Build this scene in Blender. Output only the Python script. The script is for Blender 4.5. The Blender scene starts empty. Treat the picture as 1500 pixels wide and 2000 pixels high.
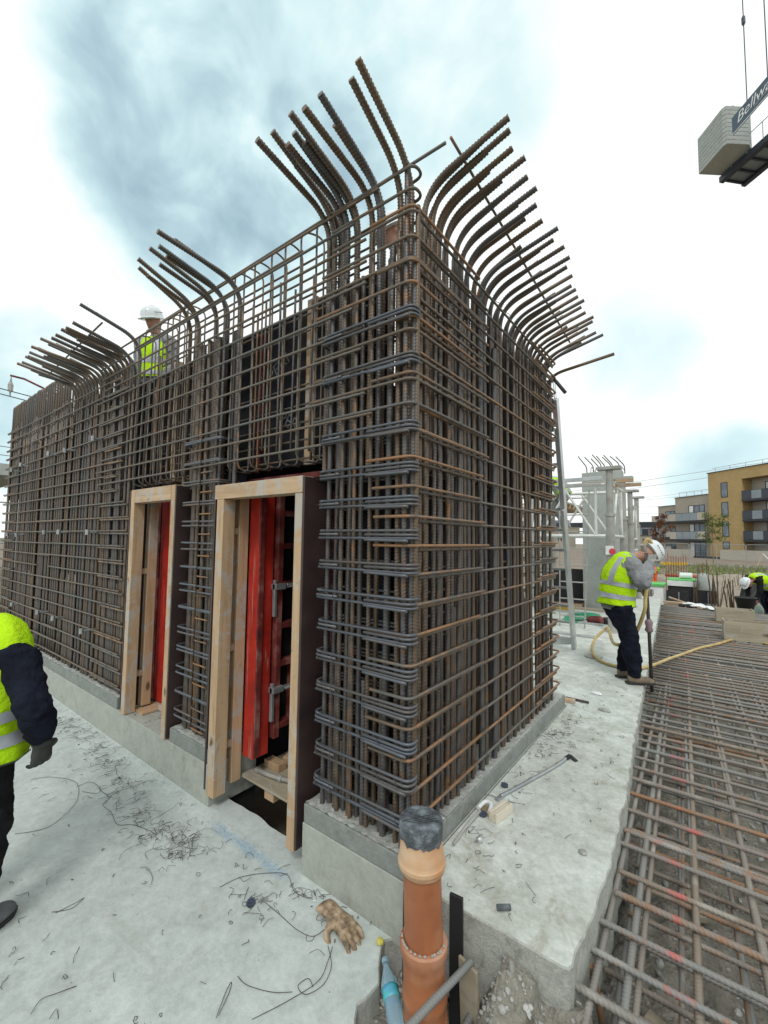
import bpy, math, random
import numpy as np
from mathutils import Vector, Matrix, noise
rnd = random.Random(7)
S = bpy.context.scene
C = bpy.context.collection
R = math.radians
# ------------------------------------------------------------------ camera
AZ, PITCH, ROLL = R(37.3), math.atan(54 / 834.), math.atan(.0127)
CAM = Vector((1.182, -1.763, 1.9))
_head = Vector((-math.sin(AZ), math.cos(AZ), 0)); _rt = Vector((math.cos(AZ), math.sin(AZ), 0)); _up = Vector((0, 0, 1))
_fw = _head * math.cos(PITCH) + _up * math.sin(PITCH); _u = _up * math.cos(PITCH) - _head * math.sin(PITCH)
_R = _rt * math.cos(ROLL) + _u * math.sin(ROLL); _U = _u * math.cos(ROLL) - _rt * math.sin(ROLL)
cd = bpy.data.cameras.new('camera'); cam = bpy.data.objects.new('camera', cd); C.objects.link(cam)
m = Matrix.Identity(4)
for i in range(3):
    m[i][0] = _R[i]; m[i][1] = _U[i]; m[i][2] = -_fw[i]; m[i][3] = CAM[i]
cam.matrix_world = m
cd.sensor_fit = 'HORIZONTAL'; cd.sensor_width = 36; cd.lens = 36 * 834 / 1500.; cd.clip_start = .05; cd.clip_end = 3000
S.camera = cam
# ------------------------------------------------------------------ world and sun
SUN_EL, SUN_AZ = R(48), R(150)      # azimuth measured clockwise from +Y
wd = bpy.data.worlds.new('World'); S.world = wd; wd.use_nodes = True
nt = wd.node_tree; nt.nodes.clear(); N = nt.nodes.new; Lk = nt.links.new
def wmath(op, a, b=None, clamp=False):
    n = N('ShaderNodeMath'); n.operation = op; n.use_clamp = clamp
    for i, v in enumerate((a, b)):
        if v is None: continue
        if isinstance(v, (int, float)): n.inputs[i].default_value = v
        else: Lk(v, n.inputs[i])
    return n.outputs[0]
tc = N('ShaderNodeTexCoord')
nw = N('ShaderNodeTexNoise'); nw.inputs['Scale'].default_value = 2.2; nw.inputs['Detail'].default_value = 6; nw.inputs['Roughness'].default_value = .55
Lk(tc.outputs['Generated'], nw.inputs['Vector'])
vs = N('ShaderNodeVectorMath'); vs.operation = 'SUBTRACT'; Lk(nw.outputs['Color'], vs.inputs[0]); vs.inputs[1].default_value = (.5, .5, .5)
vm = N('ShaderNodeVectorMath'); vm.operation = 'SCALE'; Lk(vs.outputs[0], vm.inputs[0]); vm.inputs['Scale'].default_value = .30
va = N('ShaderNodeVectorMath'); va.operation = 'ADD'; Lk(tc.outputs['Generated'], va.inputs[0]); Lk(vm.outputs[0], va.inputs[1])
vn = N('ShaderNodeVectorMath'); vn.operation = 'NORMALIZE'; Lk(va.outputs[0], vn.inputs[0])
# thinner, blue-grey places in the cloud cover: direction, cosine where it starts, cosine where it is full, weight
THIN = [((-.685, .36, .63), .972, .997, .80), ((-.655, .29, .70), .980, .9985, .70), ((-.50, .41, .76), .965, .997, .40),
        ((-.58, .51, .62), .970, .997, .75), ((-.965, .19, .20), .988, .9992, .65), ((-.93, .15, .33), .994, .9995, .30), ((-.085, .94, .33), .9945, .9995, .2), ((-.30, .57, .77), .98, .997, .25),
        ((.00, .993, .115), .993, .9985, .34), ((.10, .99, .085), .993, .9985, .30), ((.6, .5, .6), .95, .99, .5), ((.1, -.9, .5), .93, .99, .5), ((.8, -.3, .5), .95, .99, .5), ((-.6, -.6, .5), .95, .99, .5)]
tot = None
for d_, lo, hi, wgt in THIN:
    v = Vector(d_).normalized()
    dp = N('ShaderNodeVectorMath'); dp.operation = 'DOT_PRODUCT'; Lk(vn.outputs[0], dp.inputs[0]); dp.inputs[1].default_value = v
    mr = N('ShaderNodeMapRange'); mr.interpolation_type = 'SMOOTHSTEP'; Lk(dp.outputs['Value'], mr.inputs['Value'])
    mr.inputs['From Min'].default_value = lo; mr.inputs['From Max'].default_value = hi; mr.inputs['To Max'].default_value = wgt
    tot = mr.outputs[0] if tot is None else wmath('MAXIMUM', tot, mr.outputs[0])
n2 = N('ShaderNodeTexNoise'); n2.inputs['Scale'].default_value = 6.5; n2.inputs['Detail'].default_value = 8; n2.inputs['Roughness'].default_value = .5; n2.inputs['Distortion'].default_value = .3
Lk(tc.outputs['Generated'], n2.inputs['Vector'])
mr2 = N('ShaderNodeMapRange'); Lk(n2.outputs[0], mr2.inputs['Value']); mr2.inputs['From Min'].default_value = .36; mr2.inputs['From Max'].default_value = .64; mr2.inputs['To Min'].default_value = .3; mr2.inputs['To Max'].default_value = 1.25
thin = wmath('MULTIPLY', tot, mr2.outputs[0], True)
rampn = N('ShaderNodeValToRGB'); e = rampn.color_ramp.elements
e[0].position = 0; e[0].color = (1.06, 1.11, 1.10, 1)
e[1].position = 1; e[1].color = (.43, .61, .70, 1)
x = rampn.color_ramp.elements.new(.3); x.color = (.74, .96, .99, 1)
x = rampn.color_ramp.elements.new(.6); x.color = (.56, .77, .84, 1)
Lk(thin, rampn.inputs[0])
sky = N('ShaderNodeTexSky'); sky.sky_type = 'NISHITA'; sky.sun_disc = False; sky.sun_elevation = SUN_EL; sky.sun_rotation = SUN_AZ
b1 = N('ShaderNodeBackground'); Lk(sky.outputs[0], b1.inputs[0]); b1.inputs[1].default_value = .1
b2 = N('ShaderNodeBackground'); Lk(rampn.outputs[0], b2.inputs[0]); b2.inputs[1].default_value = 1.0
mx = N('ShaderNodeMixShader'); cov = wmath('SUBTRACT', 1.0, wmath('MULTIPLY', thin, .22)); Lk(cov, mx.inputs[0]); Lk(b1.outputs[0], mx.inputs[1]); Lk(b2.outputs[0], mx.inputs[2])
wo = N('ShaderNodeOutputWorld'); Lk(mx.outputs[0], wo.inputs[0])
sd = bpy.data.lights.new('sun', 'SUN'); sd.energy = 1.3; sd.angle = R(14); sd.color = (1, .97, .92)
so = bpy.data.objects.new('sun', sd); C.objects.link(so)
sdir = Vector((math.sin(SUN_AZ) * math.cos(SUN_EL), math.cos(SUN_AZ) * math.cos(SUN_EL), math.sin(SUN_EL)))
so.rotation_euler = sdir.to_track_quat('Z', 'Y').to_euler()
S.view_settings.view_transform = 'Standard'; S.view_settings.look = 'None'; S.view_settings.exposure = 0.0; S.view_settings.gamma = 1; S.view_settings.use_curve_mapping = False
S.render.film_transparent = False
S.cycles.max_bounces = 6
# ------------------------------------------------------------------ mesh helpers
class G:
    def __init__(s): s.v = []; s.f = []
    def add(s, o, M=None):
        n = len(s.v)
        s.v += [tuple(M @ Vector(p)) for p in o.v] if M is not None else list(o.v)
        s.f += [tuple(i + n for i in q) for q in o.f]; return s
    def box(s, x0, x1, y0, y1, z0, z1, M=None):
        P = [(x0, y0, z0), (x1, y0, z0), (x1, y1, z0), (x0, y1, z0), (x0, y0, z1), (x1, y0, z1), (x1, y1, z1), (x0, y1, z1)]
        if M is not None: P = [tuple(M @ Vector(p)) for p in P]
        n = len(s.v); s.v += P
        s.f += [tuple(n + i for i in q) for q in ((0, 3, 2, 1), (4, 5, 6, 7), (0, 1, 5, 4), (1, 2, 6, 5), (2, 3, 7, 6), (3, 0, 4, 7))]; return s
    def beam(s, a, b, w, h, up=(0, 0, 1)):
        a = Vector(a); b = Vector(b); t = (b - a); L = t.length; t.normalize(); u = Vector(up)
        if abs(t.dot(u)) > .98: u = Vector((0, 1, 0))
        sd_ = t.cross(u).normalized(); u = sd_.cross(t)
        M = Matrix(((t.x, sd_.x, u.x, a.x), (t.y, sd_.y, u.y, a.y), (t.z, sd_.z, u.z, a.z), (0, 0, 0, 1)))
        return s.box(0, L, -w / 2, w / 2, -h / 2, h / 2, M)
    def sweep(s, path, r, seg=8, cap=True, rfun=None):
        P = np.array([tuple(p) for p in path], float); n = len(P)
        T = np.gradient(P, axis=0); T /= np.linalg.norm(T, axis=1)[:, None] + 1e-12
        u = np.array((0, 0, 1.)) if abs(T[0][2]) < .9 else np.array((0, 1., 0))
        u = u - T[0] * (u @ T[0]); u /= np.linalg.norm(u)
        base = len(s.v); th = np.arange(seg) * 2 * math.pi / seg; ss = 0
        rr = r if hasattr(r, '__len__') else [r] * n
        for i in range(n):
            if i:
                u = u - T[i] * (u @ T[i]); u /= np.linalg.norm(u) + 1e-12; ss += np.linalg.norm(P[i] - P[i - 1])
            w = np.cross(T[i], u)
            rad = rr[i] * (rfun(ss, th) if rfun else np.ones(seg))
            ring = P[i] + np.outer(np.cos(th) * rad, u) + np.outer(np.sin(th) * rad, w)
            s.v += [tuple(q) for q in ring]
        for i in range(n - 1):
            a = base + i * seg; b = a + seg
            for k in range(seg):
                k2 = (k + 1) % seg; s.f.append((a + k, a + k2, b + k2, b + k))
        if cap:
            s.f.append(tuple(base + k for k in range(seg))[::-1]); s.f.append(tuple(base + (n - 1) * seg + k for k in range(seg)))
        return s
    def lathe(s, prof, seg=24, center=(0, 0), cap=True):
        base = len(s.v)
        for r_, z in prof:
            for k in range(seg):
                a = 2 * math.pi * k / seg; s.v.append((center[0] + r_ * math.cos(a), center[1] + r_ * math.sin(a), z))
        for i in range(len(prof) - 1):
            a = base + i * seg; b = a + seg
            for k in range(seg):
                k2 = (k + 1) % seg; s.f.append((a + k, a + k2, b + k2, b + k))
        if cap:
            s.f.append(tuple(base + k for k in range(seg))[::-1]); s.f.append(tuple(base + (len(prof) - 1) * seg + k for k in range(seg)))
        return s
    def prism(s, poly, z0, z1):
        n = len(poly); b = len(s.v)
        s.v += [(x_, y_, z0) for x_, y_ in poly] + [(x_, y_, z1) for x_, y_ in poly]
        s.f.append(tuple(b + i for i in range(n))[::-1]); s.f.append(tuple(b + n + i for i in range(n)))
        for i in range(n):
            j = (i + 1) % n; s.f.append((b + i, b + j, b + n + j, b + n + i))
        return s
    def mesh(s, name, smooth=False):
        me = bpy.data.meshes.new(name); me.from_pydata(s.v, [], s.f); me.validate()
        if smooth:
            me.polygons.foreach_set('use_smooth', [len(p.vertices) == 4 for p in me.polygons])
        return me
def cat(pts, sub=5):
    P = [Vector(p) for p in pts]; out = []
    for i in range(len(P) - 1):
        p0 = P[max(i - 1, 0)]; p1 = P[i]; p2 = P[i + 1]; p3 = P[min(i + 2, len(P) - 1)]
        for k in range(sub):
            t = k / sub
            out.append(.5 * ((2 * p1) + (p2 - p0) * t + (2 * p0 - 5 * p1 + 4 * p2 - p3) * t * t + (3 * p1 - p0 - 3 * p2 + p3) * t ** 3))
    out.append(P[-1]); return out
def fillet(pts, r, n=6):
    P = [Vector(p) for p in pts]; out = [P[0]]
    for i in range(1, len(P) - 1):
        a = (P[i - 1] - P[i]); b = (P[i + 1] - P[i]); rr = min(r, a.length * .49, b.length * .49); a.normalize(); b.normalize()
        p = P[i] + a * rr; q = P[i] + b * rr
        for k in range(n + 1):
            t = k / n; out.append(p * (1 - t) ** 2 + P[i] * 2 * t * (1 - t) + q * t * t)
    out.append(P[-1]); return out
def obj(name, me, mat, parent=None, loc=None, rot=None, scale=None, smooth=False, kind=None, bevel=0, color=None):
    if isinstance(me, G): me = me.mesh(name, smooth)
    if mat is not None and len(me.materials) == 0: me.materials.append(mat)
    o = bpy.data.objects.new(name, me); C.objects.link(o)
    if parent is not None: o.parent = parent
    if loc is not None: o.location = loc
    if rot is not None: o.rotation_euler = rot
    if scale is not None: o.scale = scale
    if kind: o['kind'] = kind
    if color is not None: o.color = color
    if bevel:
        b = o.modifiers.new('b', 'BEVEL'); b.width = bevel; b.segments = 2; b.limit_method = 'ANGLE'
    return o
def tag(o, label, catg, group=None):
    o['label'] = label; o['category'] = catg
    if group: o['group'] = group
    return o
def thing(name, label, catg, loc=(0, 0, 0), rz=0, group=None):
    o = bpy.data.objects.new(name, None); o.empty_display_size = .1; C.objects.link(o)
    o.location = loc; o.rotation_euler = (0, 0, rz); return tag(o, label, catg, group)
def part(name, g, mat, parent, world=True, **k):
    """g is in world coordinates when the parent is not rotated (world=True), else in the parent's own"""
    if isinstance(g, G): g = g.mesh(name, k.pop('smooth', False))
    o = obj(name, g, mat, parent, **k)
    if world: o.location = Vector(o.location) - Vector(parent.location)
    return o
# ------------------------------------------------------------------ materials
def newmat(name):
    m_ = bpy.data.materials.new(name); m_.use_nodes = True; t = m_.node_tree; t.nodes.clear()
    o = t.nodes.new('ShaderNodeOutputMaterial'); b = t.nodes.new('ShaderNodeBsdfPrincipled'); t.links.new(b.outputs[0], o.inputs[0]); return m_, t, b
def nz(t, vec, scale, detail=4, rough=.55, dist=0):
    n = t.nodes.new('ShaderNodeTexNoise'); n.inputs['Scale'].default_value = scale; n.inputs['Detail'].default_value = detail
    n.inputs['Roughness'].default_value = rough; n.inputs['Distortion'].default_value = dist; t.links.new(vec, n.inputs['Vector']); return n.outputs[0]
def rmp(t, val, stops):
    n = t.nodes.new('ShaderNodeValToRGB'); el = n.color_ramp.elements
    while len(el) < len(stops): el.new(.5)
    for i, (p, c) in enumerate(stops): el[i].position = p; el[i].color = (*c, 1) if len(c) == 3 else c
    t.links.new(val, n.inputs[0]); return n.outputs[0]
def mixc(t, fac, a, b, mode='MIX'):
    n = t.nodes.new('ShaderNodeMix'); n.data_type = 'RGBA'; n.blend_type = mode; n.clamp_factor = True
    for i, v in ((0, fac), (6, a), (7, b)):
        if isinstance(v, (int, float)): n.inputs[i].default_value = v
        elif isinstance(v, tuple): n.inputs[i].default_value = (*v, 1) if len(v) == 3 else v
        else: t.links.new(v, n.inputs[i])
    return n.outputs[2]
def mth(t, op, a, b=0., c=None, clamp=False):
    n = t.nodes.new('ShaderNodeMath'); n.operation = op; n.use_clamp = clamp
    for i, v in enumerate((a, b, c)):
        if v is None: continue
        if isinstance(v, (int, float)): n.inputs[i].default_value = v
        else: t.links.new(v, n.inputs[i])
    return n.outputs[0]
def sstep(t, v, lo, hi):
    n = t.nodes.new('ShaderNodeMapRange'); n.interpolation_type = 'SMOOTHSTEP'; t.links.new(v, n.inputs[0]); n.inputs[1].default_value = lo; n.inputs[2].default_value = hi; return n.outputs[0]
def coords(t, rand=True, world=False):
    if world:
        n = t.nodes.new('ShaderNodeNewGeometry'); return n.outputs['Position']
    n = t.nodes.new('ShaderNodeTexCoord'); v = n.outputs['Object']
    if rand:
        oi = t.nodes.new('ShaderNodeObjectInfo'); a = t.nodes.new('ShaderNodeVectorMath'); a.operation = 'MULTIPLY_ADD'
        cb = t.nodes.new('ShaderNodeCombineXYZ')
        for i in range(3): t.links.new(oi.outputs['Random'], cb.inputs[i])
        t.links.new(cb.outputs[0], a.inputs[0]); a.inputs[1].default_value = (37, 53, 91); t.links.new(v, a.inputs[2]); v = a.outputs[0]
    return v
def bump(t, b, h, strength=.4, dist=.01):
    n = t.nodes.new('ShaderNodeBump'); n.inputs['Strength'].default_value = strength; n.inputs['Distance'].default_value = dist
    t.links.new(h, n.inputs['Height']); t.links.new(n.outputs[0], b.inputs['Normal'])
def simple(name, c1, c2=None, scale=6, rough=.7, metal=0, bmp=.2, bd=.004, world=False, spec=None, detail=5, c3=None):
    m_, t, b = newmat(name); v = coords(t, not world, world); n = nz(t, v, scale, detail)
    c2 = c2 or tuple(x_ * .7 for x_ in c1)
    st = [(.32, c2), (.62, c1)] if c3 is None else [(.3, c2), (.5, c1), (.7, c3)]
    t.links.new(rmp(t, n, st), b.inputs['Base Color']); b.inputs['Roughness'].default_value = rough; b.inputs['Metallic'].default_value = metal
    if spec is not None: b.inputs['Specular IOR Level'].default_value = spec
    if bmp: bump(t, b, nz(t, v, scale * 6, 5), bmp, bd)
    return m_
def concrete(name, base, dark, light, world=True, scale=1., blue=False, rough=.85, extra=None, bstr=.35):
    m_, t, b = newmat(name); v = coords(t, False, True) if world else coords(t)
    n1 = nz(t, v, 1.7 * scale, 7, .65, .5); n2_ = nz(t, v, 7 * scale, 6, .65); n3 = nz(t, v, 60 * scale, 3, .6); n4 = nz(t, v, 3.1 * scale, 8, .7, 1.2)
    c = rmp(t, n1, [(.3, dark), (.5, base), (.68, light)])
    c = mixc(t, .55, c, rmp(t, n2_, [(.38, dark), (.52, base), (.64, light)])); n5 = nz(t, v, 26 * scale, 6, .75); c = mixc(t, .35, c, rmp(t, n5, [(.38, dark), (.52, base), (.64, light)]))
    c = mixc(t, mth(t, 'MULTIPLY', sstep(t, n4, .56, .68), .28 if blue else .55), c, tuple(x_ * k_ for x_, k_ in zip(dark, (.80, .72, .60))))
    spots = sstep(t, n3, .70, .78); c = mixc(t, mth(t, 'MULTIPLY', spots, .35), c, tuple(x_ * .4 for x_ in dark))
    if blue:
        sx = t.nodes.new('ShaderNodeSeparateXYZ'); t.links.new(v, sx.inputs[0])
        # sprayed line on the floor
        d_ = mth(t, 'ABSOLUTE', mth(t, 'ADD', sx.outputs[1], .07))
        d_ = mth(t, 'ADD', d_, mth(t, 'MULTIPLY', mth(t, 'SUBTRACT', n2_, .5), .12))
        k = mth(t, 'SUBTRACT', 1., sstep(t, d_, .005, .05)); k = mth(t, 'MULTIPLY', k, sstep(t, sx.outputs[0], -1.55, -1.42)); k = mth(t, 'MULTIPLY', k, mth(t, 'SUBTRACT', 1., sstep(t, sx.outputs[0], -.85, -.7)))
        k = mth(t, 'MULTIPLY', k, sstep(t, n3, .35, .6)); c = mixc(t, mth(t, 'MULTIPLY', k, .6), c, (.16, .36, .55))
    t.links.new(c, b.inputs['Base Color']); b.inputs['Roughness'].default_value = rough
    h = mth(t, 'ADD', mth(t, 'MULTIPLY', n2_, .6), mth(t, 'MULTIPLY', n3, .35)); bump(t, b, h, bstr, .012)
    return m_
def steel(name, grey, brown, rust, rough=.55, metal=.35):
    """bar steel: Object Info colour R = how rusty, G = brownness"""
    m_, t, b = newmat(name); v = coords(t); oi = t.nodes.new('ShaderNodeObjectInfo'); sp = t.nodes.new('ShaderNodeSeparateColor'); t.links.new(oi.outputs['Color'], sp.inputs[0])
    n1 = nz(t, v, 2.3, 5, .6); n2_ = nz(t, v, 14, 5, .65)
    c = mixc(t, mth(t, 'ADD', mth(t, 'SUBTRACT', n1, .5), sp.outputs[1], clamp=True), grey, brown)
    rf = mth(t, 'ADD', mth(t, 'MULTIPLY', n2_, .7), mth(t, 'MULTIPLY', n1, .3)); th = mth(t, 'SUBTRACT', .70, mth(t, 'MULTIPLY', sp.outputs[0], .34))
    rf = mth(t, 'MULTIPLY', mth(t, 'SUBTRACT', rf, th), 7., clamp=True)
    c = mixc(t, mth(t, 'MULTIPLY', rf, .85), c, rust)
    t.links.new(c, b.inputs['Base Color']); b.inputs['Roughness'].default_value = rough; b.inputs['Metallic'].default_value = metal
    bump(t, b, nz(t, v, 90, 3), .25, .002); return m_
def wood(name, c1, c2, scale=1., rough=.7, axis=2, dirt=.3):
    m_, t, b = newmat(name); v = coords(t); mp = t.nodes.new('ShaderNodeMapping'); sc = [14 * scale] * 3; sc[axis] = 1.1 * scale; mp.inputs['Scale'].default_value = sc; t.links.new(v, mp.inputs[0])
    n = nz(t, mp.outputs[0], 1., 8, .65, 1.5); n2_ = nz(t, v, 5., 7, .7, .8)
    mp2 = t.nodes.new('ShaderNodeMapping'); s2 = [9 * scale] * 3; s2[axis] = 4. * scale; mp2.inputs['Scale'].default_value = s2; t.links.new(v, mp2.inputs[0])
    kn = t.nodes.new('ShaderNodeTexVoronoi'); kn.inputs['Scale'].default_value = .55; t.links.new(mp2.outputs[0], kn.inputs[0])
    c = rmp(t, n, [(.3, c2), (.55, c1), (.75, tuple(min(1, x_ * 1.15) for x_ in c1))])
    c = mixc(t, mth(t, 'SUBTRACT', 1., sstep(t, kn.outputs[0], .05, .13)), c, tuple(x_ * .35 for x_ in c2))
    c = mixc(t, mth(t, 'MULTIPLY', sstep(t, n2_, .50, .60), dirt), c, (.42, .41, .38)); c = mixc(t, mth(t, 'MULTIPLY', sstep(t, nz(t, v, 28, 5, .7), .58, .72), dirt * .7), c, (.20, .17, .13))
    t.links.new(c, b.inputs['Base Color']); b.inputs['Roughness'].default_value = rough; bump(t, b, n, .3, .003); return m_
MT = {}
MT['floor'] = concrete('floor_concrete', (.50, .55, .53), (.36, .395, .375), (.61, .66, .645), blue=True)
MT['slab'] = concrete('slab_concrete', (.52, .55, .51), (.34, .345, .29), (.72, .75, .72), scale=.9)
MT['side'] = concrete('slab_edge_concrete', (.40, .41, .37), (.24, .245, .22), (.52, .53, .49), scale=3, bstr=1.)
MT['kick'] = concrete('kicker_concrete', (.36, .375, .335), (.27, .285, .25), (.43, .44, .40), scale=1.2)
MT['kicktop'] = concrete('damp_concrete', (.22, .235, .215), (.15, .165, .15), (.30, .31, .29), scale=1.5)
MT['rough'] = concrete('rough_concrete', (.42, .43, .40), (.22, .23, .21), (.60, .61, .58), scale=5, bstr=1.)
MT['pier'] = concrete('pier_concrete', (.36, .385, .36), (.30, .32, .30), (.42, .44, .42), scale=.6)
MT['bar'] = steel('bar_steel', (.108, .106, .108), (.150, .105, .068), (.28, .135, .055), metal=.4, rough=.42)
MT['bar2'] = steel('thin_bar_steel', (.135, .13, .12), (.165, .12, .08), (.36, .18, .08), metal=.2)
MT['tie'] = steel('blue_grey_bar_steel', (.12, .135, .16), (.125, .115, .11), (.26, .13, .06), metal=.4, rough=.45)
MT['wire'] = simple('wire_steel', (.10, .085, .08), (.05, .045, .045), 20, .6, .4, 0)
MT['timber'] = wood('pale_timber', (.50, .345, .205), (.34, .215, .12), dirt=.75)
MT['timber_h'] = wood('pale_timber_across', (.50, .35, .215), (.34, .22, .125), axis=0, dirt=.75)
MT['plyfilm'] = simple('brown_film_ply', (.045, .028, .026), (.025, .017, .017), 3, .45, 0, .1, c3=(.07, .045, .04))
MT['plydark'] = simple('black_form_ply', (.020, .020, .024), (.010, .010, .012), 2.5, .85, 0, .1, spec=.08, c3=(.035, .034, .034))
MT['plywood'] = wood('raw_plywood', (.38, .33, .24), (.27, .23, .16), .6, axis=0, dirt=.5)
def redmat():
    m_, t, b = newmat('red_form_steel'); v = coords(t); mp = t.nodes.new('ShaderNodeMapping'); mp.inputs['Scale'].default_value = (22, 22, 1.3); t.links.new(v, mp.inputs[0])
    n = nz(t, mp.outputs[0], 1., 7, .7, .8); n2_ = nz(t, v, 6, 6, .7)
    c = rmp(t, n2_, [(.3, (.28, .018, .012)), (.55, (.47, .025, .014)), (.75, (.55, .05, .03))]); c = mixc(t, mth(t, 'MULTIPLY', sstep(t, n, .58, .68), .8), c, (.42, .24, .21)); c = mixc(t, mth(t, 'MULTIPLY', sstep(t, nz(t, v, 34, 4, .7), .62, .72), .7), c, (.10, .04, .03))
    t.links.new(c, b.inputs['Base Color']); b.inputs['Roughness'].default_value = .45; bump(t, b, n, .2, .002); return m_
MT['red'] = redmat()
MT['reddirt'] = simple('dirty_red_steel', (.17, .022, .018), (.06, .014, .013), 7, .7, .0, .2, c3=(.30, .15, .13))
MT['galv'] = simple('galvanised_steel', (.42, .44, .45), (.27, .28, .29), 8, .45, .6, .1)
MT['alu'] = simple('aluminium', (.62, .64, .64), (.48, .50, .50), 6, .38, .6, .05)
MT['tube'] = simple('pale_tube', (.70, .71, .68), (.55, .56, .53), 6, .45, .2, .05)
MT['propgrey'] = simple('prop_grey_paint', (.40, .40, .37), (.28, .27, .24), 5, .6, .2, .1)
MT['white'] = simple('white_paint', (.78, .79, .78), (.62, .64, .64), 3, .5)
MT['clay'] = simple('orange_drain_plastic', (.37, .135, .055), (.27, .095, .045), 5, .5, 0, .15, c3=(.46, .25, .16))
MT['clay2'] = simple('pale_orange_coupler_plastic', (.58, .42, .27), (.54, .27, .13), 7, .4, 0, .05)
MT['tape'] = simple('black_tape', (.10, .115, .13), (.035, .04, .045), 22, .33, 0, .8, .01, c3=(.24, .28, .31))
MT['black'] = simple('black_board', (.02, .02, .022), (.012, .012, .013), 5, .6)
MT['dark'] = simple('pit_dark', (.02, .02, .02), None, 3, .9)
MT['soil'] = None
MT['neon'] = simple('fluorescent_yellow_cloth', (.50, .80, .015), (.40, .68, .012), 7, .8, 0, .6, .02, spec=.1)
MT['refl'] = simple('silver_reflective_tape', (.42, .45, .50), (.33, .35, .40), 9, .45, .1, .2)
MT['navy'] = simple('dark_navy_cloth', (.013, .016, .028), (.007, .008, .014), 8, .9, 0, .6, .02, spec=.1)
MT['blackcloth'] = simple('black_cloth', (.018, .018, .020), (.010, .010, .011), 8, .9, 0, .6, .02, spec=.1)
MT['greycloth'] = simple('grey_cloth', (.30, .31, .32), (.20, .21, .22), 9, .9, 0, .6, .02, spec=.1)
MT['orangecloth'] = simple('orange_cloth', (.80, .13, .02), (.6, .09, .02), 7, .8)
MT['glove'] = simple('dark_glove_rubber', (.045, .05, .045), (.02, .022, .02), 10, .7, 0, .3)
MT['gloveg'] = simple('grey_glove', (.34, .33, .31), (.20, .19, .18), 14, .8, 0, .3)
MT['tan'] = simple('tan_leather', (.30, .21, .13), (.085, .065, .045), 26, .85, 0, .6, c3=(.48, .39, .28))
MT['boot'] = simple('dusty_suede', (.22, .17, .115), (.13, .10, .07), 14, .85, 0, .3)
MT['bootg'] = simple('grey_boot', (.16, .17, .18), (.08, .08, .09), 14, .8)
MT['skin'] = simple('skin', (.42, .22, .15), (.36, .18, .12), 10, .5, 0, .1)
MT['hat'] = simple('white_hard_hat', (.72, .76, .77), (.64, .68, .70), 5, .3, 0, .02)
MT['hose'] = simple('yellow_hose', (.55, .41, .17), (.40, .29, .11), 6, .5, 0, .05)
MT['asph'] = simple('dark_sole', (.03, .03, .03))
MT['mauve'] = simple('mauve_rubber', (.27, .19, .21), (.2, .13, .15), 10, .6)
def soilmat(name, cols, sc=3.):
    m_, t, b = newmat(name); v = coords(t, False, True); n1 = nz(t, v, sc, 8, .7, .3); n2_ = nz(t, v, sc * 9, 6, .7)
    vo = t.nodes.new('ShaderNodeTexVoronoi'); vo.inputs['Scale'].default_value = sc * 14; t.links.new(v, vo.inputs[0])
    c = rmp(t, n1, [(.3, cols[0]), (.5, cols[1]), (.7, cols[2])]); c = mixc(t, .5, c, rmp(t, n2_, [(.3, cols[0]), (.6, cols[1]), (.75, cols[3])]))
    t.links.new(c, b.inputs['Base Color']); b.inputs['Roughness'].default_value = .95
    bump(t, b, mth(t, 'ADD', n2_, mth(t, 'MULTIPLY', vo.outputs[0], .5)), .9, .03); return m_
MT['soil'] = soilmat('rubble_soil', [(.14, .13, .105), (.30, .28, .235), (.46, .44, .38), (.60, .58, .53)])
MT['dirt'] = soilmat('site_dirt', [(.13, .10, .07), (.24, .19, .14), (.32, .27, .21), (.38, .34, .28)], .6)
MT['stone'] = simple('grey_stone', (.36, .36, .33), (.2, .2, .18), 8, .9, 0, .4, c3=(.5, .5, .47))
# mat bars: dusty, rusty, with a pink sprayed mark across each
def matbar():
    m_, t, b = newmat('dusty_bar_steel'); v = coords(t); oi = t.nodes.new('ShaderNodeObjectInfo'); sp = t.nodes.new('ShaderNodeSeparateColor'); t.links.new(oi.outputs['Color'], sp.inputs[0])
    n1 = nz(t, v, 2.5, 5, .6); n2_ = nz(t, v, 16, 5, .65)
    c = mixc(t, mth(t, 'ADD', mth(t, 'SUBTRACT', n1, .5), sp.outputs[1], clamp=True), (.23, .235, .23), (.25, .20, .155))
    rf = mth(t, 'MULTIPLY', mth(t, 'SUBTRACT', n2_, mth(t, 'SUBTRACT', .8, mth(t, 'MULTIPLY', sp.outputs[0], .45))), 8., clamp=True)
    c = mixc(t, mth(t, 'MULTIPLY', rf, .8), c, (.31, .155, .075)); c = mixc(t, mth(t, 'MULTIPLY', sstep(t, n1, .56, .7), .5), c, (.50, .49, .45))
    o3 = t.nodes.new('ShaderNodeTexCoord'); sx = t.nodes.new('ShaderNodeSeparateXYZ'); t.links.new(o3.outputs['Object'], sx.inputs[0])
    # bars are modelled along their own z; the mark sits where obj colour B says (metres from the bar's end)
    d_ = mth(t, 'ABSOLUTE', mth(t, 'SUBTRACT', sx.outputs[2], mth(t, 'MULTIPLY', sp.outputs[2], 10.)))
    k = mth(t, 'MULTIPLY', mth(t, 'SUBTRACT', 1., sstep(t, d_, .025, .06)), sstep(t, n2_, .42, .62)); c = mixc(t, mth(t, 'MULTIPLY', k, .7), c, (.55, .13, .12))
    t.links.new(c, b.inputs['Base Color']); b.inputs['Roughness'].default_value = .65; b.inputs['Metallic'].default_value = .15; bump(t, b, nz(t, v, 80, 3), .3, .002); return m_
MT['mat'] = matbar()
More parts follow.
